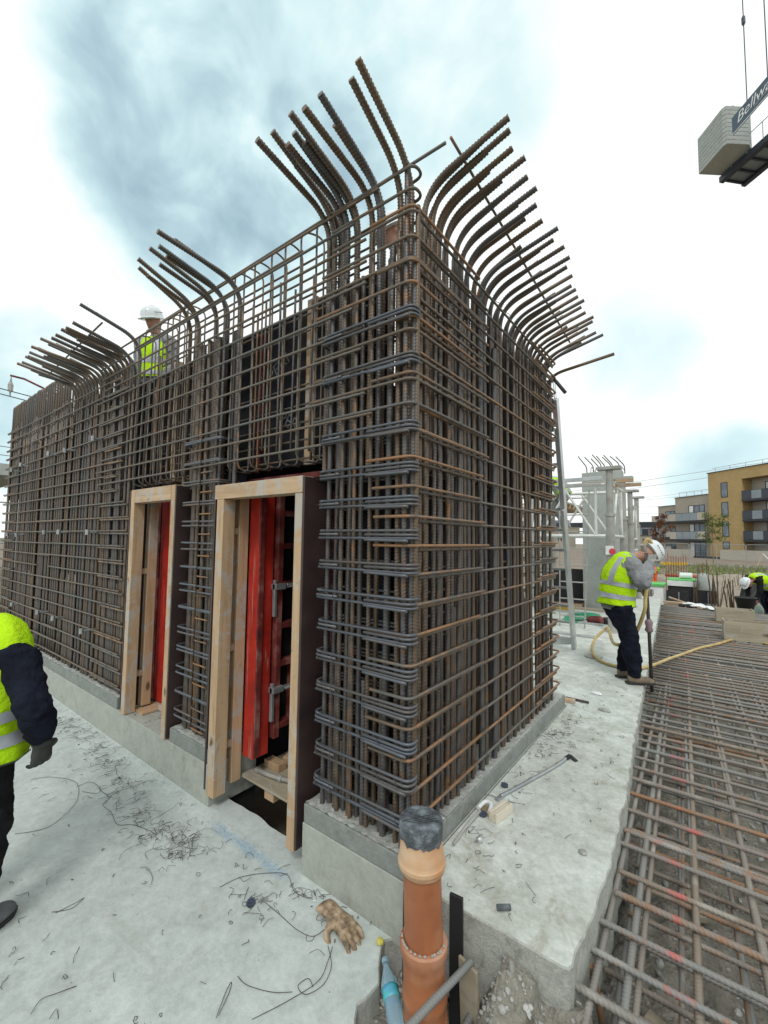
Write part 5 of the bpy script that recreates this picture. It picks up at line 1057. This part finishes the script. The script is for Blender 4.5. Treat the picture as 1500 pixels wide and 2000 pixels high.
single('concrete_stump', 'pale broken concrete stump right of the grey pile', 'stump', G().lathe([(.2, -.8), (.19, .1), (.1, .33), (.02, .38)], 12), MT['rough'], (1.22, 20.4, 0))
def cluster(label, x, y, n, h_, sp, r=.016):
    t = thing('starter_bar_cluster', label, 'starter bars', (x, y, -.6), 0, 'clusters of rusty starter bars in the excavation')
    for i in range(n):
        b = V(x + rnd.uniform(-sp, sp), y + rnd.uniform(-sp, sp), -.75); e_ = b + V(J(.13), J(.1), h_ * rnd.uniform(.7, 1.15)); part('starter_bar', G().sweep([b, e_], r, 6), MT['bar'], t, color=(.35, .9, 0, 1))
cluster('dense leaning cluster of brown starter bars just right of the grey pile', 1.30, 19.4, 10, 1.45, .15, .022); cluster('tallest brown cluster of starter bars left of the black membrane', 1.72, 17.6, 8, 1.25, .11, .020)
cluster('small brown cluster of starter bars beside the black plywood sheet', .66, 20.6, 8, 1.4, .10); cluster('thin scattered starter bars between the two brown clusters', 1.55, 18.6, 5, 1.1, .2, .011); cluster('sparse far starter bars beyond the brown clusters', 2.3, 24.5, 12, 1.5, .6, .012)
t = thing('starter_bar_cluster', 'row of tall red-painted starter bars standing behind the foam blocks', 'starter bars', (-.2, 23.5, -.6))
for i in range(9): part('red_bar', G().sweep([(-.55 + .10 * i, 23.4 + .12 * (i % 3), -.75), (-.55 + .10 * i + J(.01), 23.4, 1.35 + J(.12))], .014, 6), simple('red_bar_steel', (.28, .05, .03)) if i == 0 else bpy.data.materials['red_bar_steel'], t)
for a, b, lab in (((-.9, 28, .05), (1.0, 27.2, .12), 'long red drain pipe lying on the dirt bank'), ((2.3, 23.5, .28), (3.2, 23.0, .2), 'orange drain pipe lying above the black membrane')): single('drain_pipe', lab, 'pipe', G().sweep([a, b], .08, 12), simple('red_pipe_plastic', (.42, .10, .06)) if a[0] < 0 else MT['clay'], smooth=True)
t = thing('barrier', 'yellow barrier rail on posts behind the red bars', 'barrier', (-.6, 25, -.7)); part('rail', G().beam((-1.6, 25.2, .82), (.25, 25.2, .86), .05, .14), simple('yellow_paint', (.62, .42, .04)), t); part('post', G().box(-1.5, -1.45, 25.2, 25.25, -.75, .8), MT['galv'], t); part('post', G().box(.15, .2, 25.2, 25.25, -.75, .8), MT['galv'], t)
p7 = dict(base); person('distant worker in orange trousers and yellow vest beyond the standing worker', (-1.42, 27.0, -.68), RZ + 1.2, p7, dict(trousers='orangecloth', jacket='neon', vest='orangecloth', boots='boot', gloves='glove', hat='hat'), .022)
person('distant worker with white helmet at the far right edge by the fence', (3.6, 22.6, -.45), RZ + 2.5, p7, dict(trousers='navy', jacket='neon', vest='neon', boots='boot', gloves='glove', hat='hat'), .022)
MT['sand'] = soilmat('sandy_soil', [(.20, .16, .12), (.32, .27, .21), (.42, .37, .30), (.46, .42, .36)], .9)
obj('dirt_bank', sheet(-6, 12, 17.5, 40, 90, 90, lambda x, y: -.78 + .62 * max(0, min(1, (y - 19.5) / 5)) * max(0, min(1, (x - .6) / 1.2 + max(0, (y - 26) / 4))) * max(.0, 1 - max(0, y - 34) / 6) * (1 + .35 * nn(x, y, .6)) + .12 * nn(x, y, 1.1) + .05 * nn(x, y, 3.4)), MT['sand'], kind='structure')
# ------------------------------------------------------------------ mesh fence panels
def fpanel(t, a, b, h_):
    a, b = V(*a), V(*b); n = 16; up_ = V(0, 0, h_)
    part('frame', tubes(G(), [(a, b), (a + up_ - V(0, 0, .1), a), (b + up_ - V(0, 0, .1), b)], .02).sweep(fillet([a + up_ * .8, a + up_, b + up_, b + up_ * .8], .15), .02, 6), MT['galv'], t)
    g = G()
    for i in range(1, n): p = a.lerp(b, i / n); g.sweep([p, p + up_], .004, 4)
    for k in (.3, .62): g.sweep([a + up_ * k, b + up_ * k], .006, 4)
    part('mesh_infill', g, MT['galv'], t, kind='stuff'); part('foot', G().box(a.x - .1, a.x + .1, a.y - .35, a.y + .35, a.z - .08, a.z + .02), MT['propgrey'], t)
A_, B_ = V(-4.6, 51.6, -.1), V(8.0, 47.0, -.15); nF = 6; words = ['leftmost mesh fence panel, behind the concrete wall side', 'second mesh fence panel from the left', 'third mesh fence panel from the left, before the cream flats', 'fourth mesh fence panel from the left, before the brown flats', 'fifth mesh fence panel, at the right edge of the picture', 'last mesh fence panel beyond the right edge']
for k in range(nF):
    a = A_.lerp(B_, k / nF); b = A_.lerp(B_, (k + .97) / nF); t = thing('mesh_fence_panel', words[k], 'fence panel', a, 0, 'temporary mesh fence panels'); fpanel(t, a, b, 2.0)
t = thing('trestle', 'pale timber trestle leaning in front of the fence near the right edge', 'trestle', (4.3, 38, -.2)); part('leg', G().beam((3.5, 38, -.5), (4.1, 38, 1.3), .08, .05), MT['timber'], t); part('leg', G().beam((4.8, 38, .3), (4.1, 38, 1.3), .08, .05), MT['white'], t)
t = thing('barrier_stack', 'grey stacked steel barriers near the right edge by the fence', 'barriers', (5.4, 34.5, -.3))
for k in range(5): part('barrier', tubes(G(), [((4.0 + .26 * k, 34, -.5), (4.05 + .26 * k, 34, .55)), ((4.05 + .26 * k, 34, .55), (4.9 + .2 * k, 35, .5)), ((4.0 + .26 * k, 34, .1), (4.9 + .2 * k, 35, .1))], .035), MT['galv'], t)
g = G()
for i in range(5200):
    x, y = rnd.uniform(-6, 9), rnd.uniform(39, 50); z = -.75 + .25 * nn(x, y, .05) + min(max(y - 34, 0), 16) / 16 * .55; h_ = rnd.uniform(.06, .3) * (1 if nn(x, y, .3) > -.1 else .4); a = rnd.uniform(0, 6.28); w_ = .05
    n_ = len(g.v); g.v += [(x - w_ * math.cos(a), y - w_ * math.sin(a), z), (x + w_ * math.cos(a), y + w_ * math.sin(a), z), (x + J(.06), y + J(.06), z + h_)]; g.f.append((n_, n_ + 1, n_ + 2))
obj('weeds', g, simple('weed_leaf', (.20, .24, .08), (.12, .15, .05), .8), kind='stuff')
# ------------------------------------------------------------------ buildings
def brick(name, c1, c2, mort):
    m_, t, b = newmat(name); v = coords(t, False); bt = t.nodes.new('ShaderNodeTexBrick'); mp = t.nodes.new('ShaderNodeMapping'); mp.inputs['Rotation'].default_value = (math.pi / 2, 0, 0); t.links.new(v, mp.inputs[0]); t.links.new(mp.outputs[0], bt.inputs[0])
    bt.inputs['Scale'].default_value = 1; bt.inputs['Brick Width'].default_value = .45; bt.inputs['Row Height'].default_value = .15; bt.inputs['Mortar Size'].default_value = .012
    bt.inputs['Color1'].default_value = (*c1, 1); bt.inputs['Color2'].default_value = (*c2, 1); bt.inputs['Mortar'].default_value = (*mort, 1)
    c = mixc(t, .5, bt.outputs[0], rmp(t, nz(t, v, .5, 6, .6), [(.35, c2), (.65, c1)])); t.links.new(c, b.inputs['Base Color']); b.inputs['Roughness'].default_value = .9; return m_
MT['bbrown'] = brick('brown_brick', (.46, .32, .14), (.36, .245, .10), (.40, .32, .20)); MT['bcream'] = brick('cream_brick', (.40, .35, .29), (.31, .27, .22), (.36, .33, .29)); MT['bpale'] = brick('pale_brick', (.48, .44, .37), (.40, .36, .30), (.42, .4, .36))
MT['frame'] = simple('dark_grey_frame', (.035, .04, .05)); MT['balc'] = simple('dark_balcony_panel', (.035, .045, .065), (.025, .03, .045), 4, .4)
BD, BN = V(.71, -.704, 0), V(.704, .71, 0)
def building(label, ox, catg='building'):
    t = thing('apartment_building', label, catg, (1.25, 78.2, -.4), math.atan2(BD.y, BD.x)); return t
def win(t, s0, s1, z0, z1, y=0., mull=1, curtain=False):
    z0 += .4; z1 += .4; w_ = .09; f = part('window', G().box(s0, s1, y - .03, y + .05, z0, z0 + w_).box(s0, s1, y - .03, y + .05, z1 - w_, z1).box(s0, s0 + w_, y - .031, y + .05, z0 + w_, z1 - w_).box(s1 - w_, s1, y - .031, y + .05, z0 + w_, z1 - w_), MT['frame'], t, False)
    part('pane', G().box(s0 + .02, s1 - .02, y - .012, y - .006, z0 + .02, z1 - .02), MT['window'], f, False)
    for k in range(1, mull + 1): xk = s0 + (s1 - s0) * k / (mull + 1); part('mullion', G().box(xk - .05, xk + .05, y - .035, y - .013, z0 + w_, z1 - w_), MT['frame'], f, False)
    if curtain: part('curtain', G().box(s0 + .12, s0 + .12 + (s1 - s0) * .25, y - .020, y - .0135, z0 + .1, z1 - .1), MT['white'], f, False)
def wall(t, m_, *b):
    b = list(b); b[4] += .4; b[5] += .4; part('wall', G().box(*b), m_, t, False)
def balcony(t, s0, s1, y, z, h_, mats, d_=1.4):
    z += .4; b = part('balcony', G().box(s0, s1, y - d_, y - .002, z - .28, z), MT['frame'], t, False)
    n = len(mats)
    for k, m_ in enumerate(mats): a = s0 + (s1 - s0) * k / n; part('railing_panel', G().box(a + .02, a + (s1 - s0) / n - .02, y - d_ + .02, y - d_ + .06, z + .04, z + h_), MT[m_], b, False)
    part('handrail', G().box(s0, s1, y - d_ + .01, y - d_ + .07, z + h_, z + h_ + .05), MT['frame'], b, False)
MT['railglass'] = simple('railing_glass', (.22, .26, .28), (.18, .21, .24), 1, .1, 0, 0)
b1_ = building('four storey brown brick block of flats with dark balconies at the right edge', 0)
wall(b1_, MT['bbrown'], 0, 5.2, 0, 12, -.3, 12.4); wall(b1_, MT['bbrown'], 5.2, 16, -.003, 12, 10.9, 12.4); wall(b1_, MT['bpale'], 5.2, 16, 1.6, 12, -.3, 10.9); wall(b1_, MT['bbrown'], 13.5, 16, 0, 1.6, -.3, 10.9)
part('roof_edge', G().box(-.1, 16.1, -.1, 12, 12.8, 12.9), MT['frame'], b1_, False)
for z0, z1 in ((8.57, 10.75), (5.79, 7.91), (2.95, 5.1), (1.2, 2.25)): win(b1_, 2.05, 3.1, z0, z1, 0, 0); 
for z0 in (8.0, 5.25, 2.5, -.2):
    win(b1_, 7.0, 11.0, z0 + .1, z0 + 2.35, 1.6, 2, True)
    balcony(b1_, 5.25, 13.4, 1.5, z0, 1.15, ['balc', 'railglass', 'balc', 'balc', 'railglass', 'balc'], 1.7)
part('roof_rail', tubes(G(), [((.5, .3, 13.5), (15, .3, 13.5))] + [((1 + 2.3 * k, .3, 12.9), (1 + 2.3 * k, .3, 13.5)) for k in range(7)], .03, 5), MT['galv'], b1_, False)
b2_ = building('cream three storey block of flats left of the brown one', 0)
wall(b2_, MT['bcream'], -6.8, -.02, .6, 12, -.3, 9.35); part('roof_edge', G().box(-6.9, -.02, .5, 12, 9.75, 9.84), MT['frame'], b2_, False)
for z0, z1 in ((5.7, 7.9), (2.67, 5.0), (-.1, 2.2)): win(b2_, -4.2, -1.3, z0, z1, .6, 2, True)
for z0 in (5.45, 2.55): balcony(b2_, -6.7, -.1, .59, z0, 1.2, ['bpale', 'railglass', 'railglass', 'railglass', 'bpale'], 1.3)
part('roof_rail', tubes(G(), [((-6.5, 1, 10.6), (-.5, 1, 10.6))] + [((-6.3 + 1.4 * k, 1, 9.8), (-6.3 + 1.4 * k, 1, 10.6)) for k in range(5)], .03, 5), MT['galv'], b2_, False)
b3_ = building('lowest and leftmost cream block of flats with small balconies', 0)
wall(b3_, MT['bcream'], -10.8, -6.82, .9, 12, -.3, 8.2); part('roof_edge', G().box(-10.9, -6.82, .8, 12, 8.6, 8.68), MT['frame'], b3_, False)
for z0 in (5.6, 3.0, .2): win(b3_, -9.2, -7.2, z0, z0 + 1.7, .9, 1)
for z0 in (5.5, 2.9, .4): balcony(b3_, -11.0, -6.9, .89, z0, 1.0, ['bpale', 'railglass', 'railglass', 'bpale'], 1.2)
lw = thing('garden_wall', 'low pale brick wall in front of the flats', 'wall', (1.25, 78.2, -.4), math.atan2(BD.y, BD.x)); part('wall', G().box(-8.9, .2, -3.3, -3.0, -.1, 1.4), MT['bpale'], lw, False); part('wall', G().box(4.7, 14, -3.3, -3.0, -.1, 1.5), MT['bpale'], lw, False); part('dark_strip', G().box(-8.9, 4.7, -2.9, -2.8, -.1, .5), MT['frame'], lw, False)
for k, (x, y, w_, h_, lab) in enumerate([(-24, 150, 14, 6.5, 'distant grey roofed house left of the flats'), (-12, 165, 13, 7.5, 'distant darker house between the grey one and the flats'), (-45, 140, 22, 9, 'distant dark house block behind the shoring towers'), (-75, 130, 30, 8, 'distant low building behind the ladder')]):
    t = thing('distant_house', lab, 'house', (x, y, -.5)); part('wall', G().box(x - w_ / 2, x + w_ / 2, y, y + 9, -.6, h_ * .6), MT['bcream'], t)
    g = G(); g.v += [(x - w_ / 2 - .4, y - .4, h_ * .6), (x + w_ / 2 + .4, y - .4, h_ * .6), (x + w_ / 2 + .4, y + 9.4, h_ * .6), (x - w_ / 2 - .4, y + 9.4, h_ * .6), (x - w_ / 2 + 1, y + 4.5, h_), (x + w_ / 2 - 1, y + 4.5, h_)]; g.f += [(0, 1, 5, 4), (2, 3, 4, 5), (1, 2, 5), (3, 0, 4), (3, 2, 1, 0)]
    part('roof', g, simple('slate_roof', (.10, .11, .13), (.07, .075, .09), .5) if k == 0 else bpy.data.materials['slate_roof'], t)
    for q in range(4): xx = x - w_ / 2 + (q + .6) * w_ / 4.2; part('window', G().box(xx, xx + 1.2, y - .05, y - .001, h_ * .25, h_ * .25 + 1.4), MT['frame'], t)
t = thing('rail_gantry', 'dark steel gantry far behind the shoring towers', 'gantry', (-11, 95, 0)); part('beam', G().box(-30, -6.6, 95, 95.6, 4.9, 6.0), MT['frame'], t); part('post', G().box(-7.3, -6.9, 95.1, 95.5, -1, 4.9), MT['frame'], t); part('signal_box', G().box(-9.2, -8.2, 94.8, 95.4, 3.4, 4.6), MT['frame'], t)
for k, (z0, z1, lab) in enumerate([(11.56, 13.47, 'topmost overhead wire above the brown flats'), (10.54, 12.46, 'second overhead wire from the top, close under the first'), (9.6, 11.2, 'third overhead wire, ending behind the brown flats'), (9.05, 10.4, 'fourth overhead wire behind the flats'), (7.7, 7.75, 'fifth overhead wire, level with the low flats'), (6.3, 6.2, 'lowest overhead wire left of the flats')]):
    a = V(-10, 77.45, z0); b = V(8.03, 77.94, z1); d_ = (b - a)
    if k > 1: a = a + V(0, 12, .2 * k); b = b + V(0, 12, .2 * k)
    a2 = a - d_ * 4; b2 = b + d_ * 4; g = G().sweep([a2.lerp(b2, i / 12) - a2 for i in range(13)], .03 if k < 2 else .022, 5); tag(obj('overhead_wire', g, MT['propgrey'], loc=a2), lab, 'overhead wire', None)
# ------------------------------------------------------------------ trees
def leafmat(name, c1, c2):
    return simple(name, c1, c2, 1.5, .7, 0, 0)
def tree(name, label, loc, h_, cr, n, m_, trunk_r=.06, seed=1, squash=.8, ls=.09):
    r_ = random.Random(seed); t = thing(name, label, 'tree', loc); g = G(); top = h_ - cr * .9; cl = []
    g.sweep([(0, 0, 0), (r_.uniform(-.05, .05), 0, top * .5), (0, 0, top), (0, 0, h_ * .9)], [trunk_r, trunk_r * .8, trunk_r * .6, .01], 7)
    for i in range(11):
        a = r_.uniform(0, 6.28); z0 = top * r_.uniform(.55, 1.05); e_ = V(math.cos(a) * cr * r_.uniform(.5, 1), math.sin(a) * cr * r_.uniform(.5, 1), z0 + cr * r_.uniform(.1, 1.3)); g.sweep([V(0, 0, z0), V(0, 0, z0).lerp(e_, .5) + V(0, 0, .05), e_], [trunk_r * .4, trunk_r * .25, .006], 5); cl += [(e_, cr * r_.uniform(.2, .4)), (V(0, 0, z0).lerp(e_, .6), cr * r_.uniform(.15, .35))]
    part('trunk', g, MT['boot'], t, False); g = G()
    for i in range(n):
        c, rr = cl[r_.randrange(len(cl))]; d_ = V(r_.gauss(0, 1), r_.gauss(0, 1), r_.gauss(0, 1)); d_ = d_.normalized() * rr * r_.random() ** .5; p = c + V(d_.x, d_.y, d_.z * squash); u = V(r_.gauss(0, 1), r_.gauss(0, 1), r_.gauss(0, 1)).normalized(); w_ = u.cross(V(r_.random(), r_.random(), 1)).normalized(); s_ = ls * r_.uniform(.6, 1.3); k = len(g.v)
        g.v += [tuple(p - u * s_), tuple(p - w_ * s_ * .5), tuple(p + u * s_), tuple(p + w_ * s_ * .5)]; g.f.append((k, k + 1, k + 2, k + 3))
    part('crown', g, m_, t, False); return t
tree('young_tree', 'small thin green tree in front of the brown flats', (1.45, 55, -.2), 5.0, 1.5, 900, leafmat('pale_green_leaf', (.16, .22, .05), (.09, .14, .03)), .05, 3, 1., .11)
tree('red_leaved_tree', 'small red-brown leaved tree before the leftmost flats', (-4.0, 64, -.2), 5.0, 1.5, 1800, leafmat('red_leaf', (.22, .10, .05), (.13, .05, .03)), .06, 5, .9, .11)
for k, (x, y, h_, lab) in enumerate([(-17, 110, 8, 'distant dark green tree behind the gantry'), (-60, 120, 10, 'distant tree behind the ladder on the left'), (-85, 100, 11, 'distant tree left of the long wall end')]): tree('distant_tree', lab, (x, y, -.5), h_, 3.2, 2500, leafmat('dark_leaf', (.06, .09, .035), (.03, .05, .02)) if k == 0 else bpy.data.materials['dark_leaf'], .2, 11 + k, .9, .28)
# ------------------------------------------------------------------ tower crane counterweights
U_, V_ = V(.607, -.795, 0), V(.77, .64, 0)
cr_ = thing('crane_counterweight', 'stack of grey concrete counterweight slabs hanging on the crane jib, top right', 'counterweight', (1.32, 32.26, 26.5))
CM = Matrix(((U_.x, V_.x, 0, 1.32), (U_.y, V_.y, 0, 32.26), (0, 0, 1, 26.5), (0, 0, 0, 1)))
for k in range(9):
    z0 = k * .278; s_ = .05 * (k < 1); me = G().prism([(0, .0), (2.05, .0), (2.25, .12), (2.25, 1.5), (1.9, 2.0), (.3, 2.0), (0, 1.6)], z0, z0 + .262); part('counterweight_slab', G().add(me, CM), MT['pier'], cr_, bevel=.015)
for k in range(4): part('lifting_loop', G().add(G().sweep(fillet([(1.98 + .02 * k, .3 + .02 * k, 2.5 - .28 * k), (1.98, .35, 2.68 - .28 * k), (2.1, .75, 2.68 - .28 * k), (2.1, .75, 2.5 - .28 * k)], .04), .018, 6), CM), MT['galv'], cr_)
sg = thing('crane_sign', 'slate blue company sign with white italic lettering on the crane jib', 'sign', (2.98, 29.8, 26.3)); SU = (V(4.74, 30.55, 0) - V(3.16, 32.56, 0)).normalized(); SN = V(SU.y, -SU.x, 0)
if SN.dot(CAM - V(4, 31, 0)) < 0: SN = -SN
s0 = V(2.98, 29.8, 26.3)
MT['slate'] = simple('slate_blue_sheet', (.055, .085, .125), (.045, .07, .105), 2, .5, 0, 0)
SM = Matrix(((SU.x, -SN.x, 0, s0.x), (SU.y, -SN.y, 0, s0.y), (0, 0, 1, s0.z), (0, 0, 0, 1)))
part('board', G().add(G().box(0, 5.2, 0, .05, 0, 1.08), SM), MT['slate'], sg); part('edge_strip', G().add(G().box(0, 5.2, -.01, -.001, .0, .05), SM), MT['white'], sg)
text('lettering', 'Bellway', .84, MT['white'], sg, face(s0 + SU * 1.62 + V(0, 0, .60) + SN * .012, SU, (0, 0, 1)), .003, .25)
part('swash_line', G().add(G().sweep(cat([(1.5, -.012, .22), (2.6, -.012, .30), (3.8, -.012, .27)]), .016, 5), SM), MT['white'], sg)
cj = thing('crane_jib', 'dark steel counter jib of a tower crane with walkway grating, top right', 'crane jib', (4, 31.5, 26.3))
JD = V(.72, -.69, 0); JP = V(.69, .72, 0); j0 = V(2.45, 33.1, 26.1)
def jb(a, b, z0, z1, w_=0): p, q = j0 + JD * a[0] + JP * a[1], j0 + JD * b[0] + JP * b[1]; return G().beam(p + V(0, 0, (z0 + z1) / 2), q + V(0, 0, (z0 + z1) / 2), w_, z1 - z0)
part('girder', jb((-.1, .18), (9, .18), -.1, .28, .32), MT['balc'], cj); part('girder', jb((-.1, 1.9), (9, 1.9), -.1, .28, .3), MT['balc'], cj)
for k in range(10): part('cross_member', jb((.0 + k * .85, .3), (.0 + k * .85, 1.8), -.02, .12, .10), MT['balc'], cj)
part('grating', jb((0, 1.05), (9, 1.05), .13, .16, 1.4), MT['railglass'], cj); part('hanger_bracket', jb((-.2, .5), (1.4, .9), .3, .5, .35), MT['black'], cj)
part('handrail', tubes(G(), [(j0 + JD * .8 + V(0, 0, 1.3), j0 + JD * 9 + V(0, 0, 1.3))] + [(j0 + JD * (.8 + k) + V(0, 0, .2), j0 + JD * (.8 + k) + V(0, 0, 1.3)) for k in range(8)], .025), MT['galv'], cj)
for k, (x, y, z0, lab) in enumerate([(3.76, 30.54, 28.6, 'left steel pendant rope rising from the crane counterweight'), (4.62, 29.6, 27.4, 'right steel pendant rope beside the crane sign')]):
    t = thing('pendant_rope', lab, 'rope', (x, y, z0)); part('rope', G().sweep([(x, y, z0), (x, y, 58)], .03, 6), MT['balc'], t); part('fitting', G().sweep([(x, y, 33.55), (x, y, 33.7), (x, y, 34.1), (x, y, 34.25)], [.03, .10, .10, .03], 8), MT['balc'], t)
# ------------------------------------------------------------------ far left
t = thing('davit_arm', 'thin red davit arm with a hook above the far left end of the cage', 'davit', (-10.5, 1, 5)); part('arm', G().sweep([(-10.6, .47, 5.30), (-10.55, .7, 5.28), (-10.5, 1.1, 5.14), (-10.4, 1.9, 4.95)], .022, 8), MT['reddirt'], t); part('mast', G().sweep([(-10.4, 1.9, 5.0), (-10.4, 1.9, -.7)], .06, 8), MT['propgrey'], t); part('hook_block', G().sweep([(-10.6, .49, 5.28), (-10.6, .49, 5.17), (-10.6, .49, 5.1), (-10.6, .49, 4.98), (-10.6, .49, 4.92), (-10.6, .49, 4.84)], [.006, .02, .05, .045, .012, .02], 8), MT['propgrey'], t)
for k, (z0, z1, lab) in enumerate([(4.95, 4.78, 'upper cable reaching in from the left edge'), (4.84, 4.66, 'lower cable reaching in from the left edge')]): tag(obj('cable', G().sweep([(0, 0, 0), (.3, 1.5, z1 - z0), (.6, 4, (z1 - z0) * 2)], .011, 5), MT['balc'], loc=(-10.75, -.3, z0 + .1)), lab, 'cable')
t = thing('concrete_deck', 'raised concrete deck on propped columns at the far left edge', 'deck', (-31, 0, -.5)); part('slab', G().box(-40, -27.9, -8, 5.2, 5.0, 5.6), MT['pier'], t)
for y in (-4, 0, 4.4): part('column', G().box(-29, -28.5, y, y + .5, -.75, 5.0), MT['pier'], t)
for k in range(9): part('guard_post', tubes(G(), [((-28, -6 + 1.3 * k, 5.6), (-28, -6 + 1.3 * k, 6.6))], .03), MT['galv'], t)
part('guard_rail', tubes(G(), [((-28, -7, 6.5), (-28, 5, 6.5)), ((-28, -7, 6.05), (-28, 5, 6.05))], .025), MT['galv'], t)
for k in range(5): part('scaffold_tube', tubes(G(), [((-26.5, -5 + 2.3 * k, -.75), (-26.5, -5 + 2.3 * k, 5.2))], .04), MT['galv'], t)
for z in (1.5, 3.5): part('scaffold_ledger', tubes(G(), [((-26.5, -5.5, z), (-26.5, 5.2, z))], .035), MT['galv'], t)
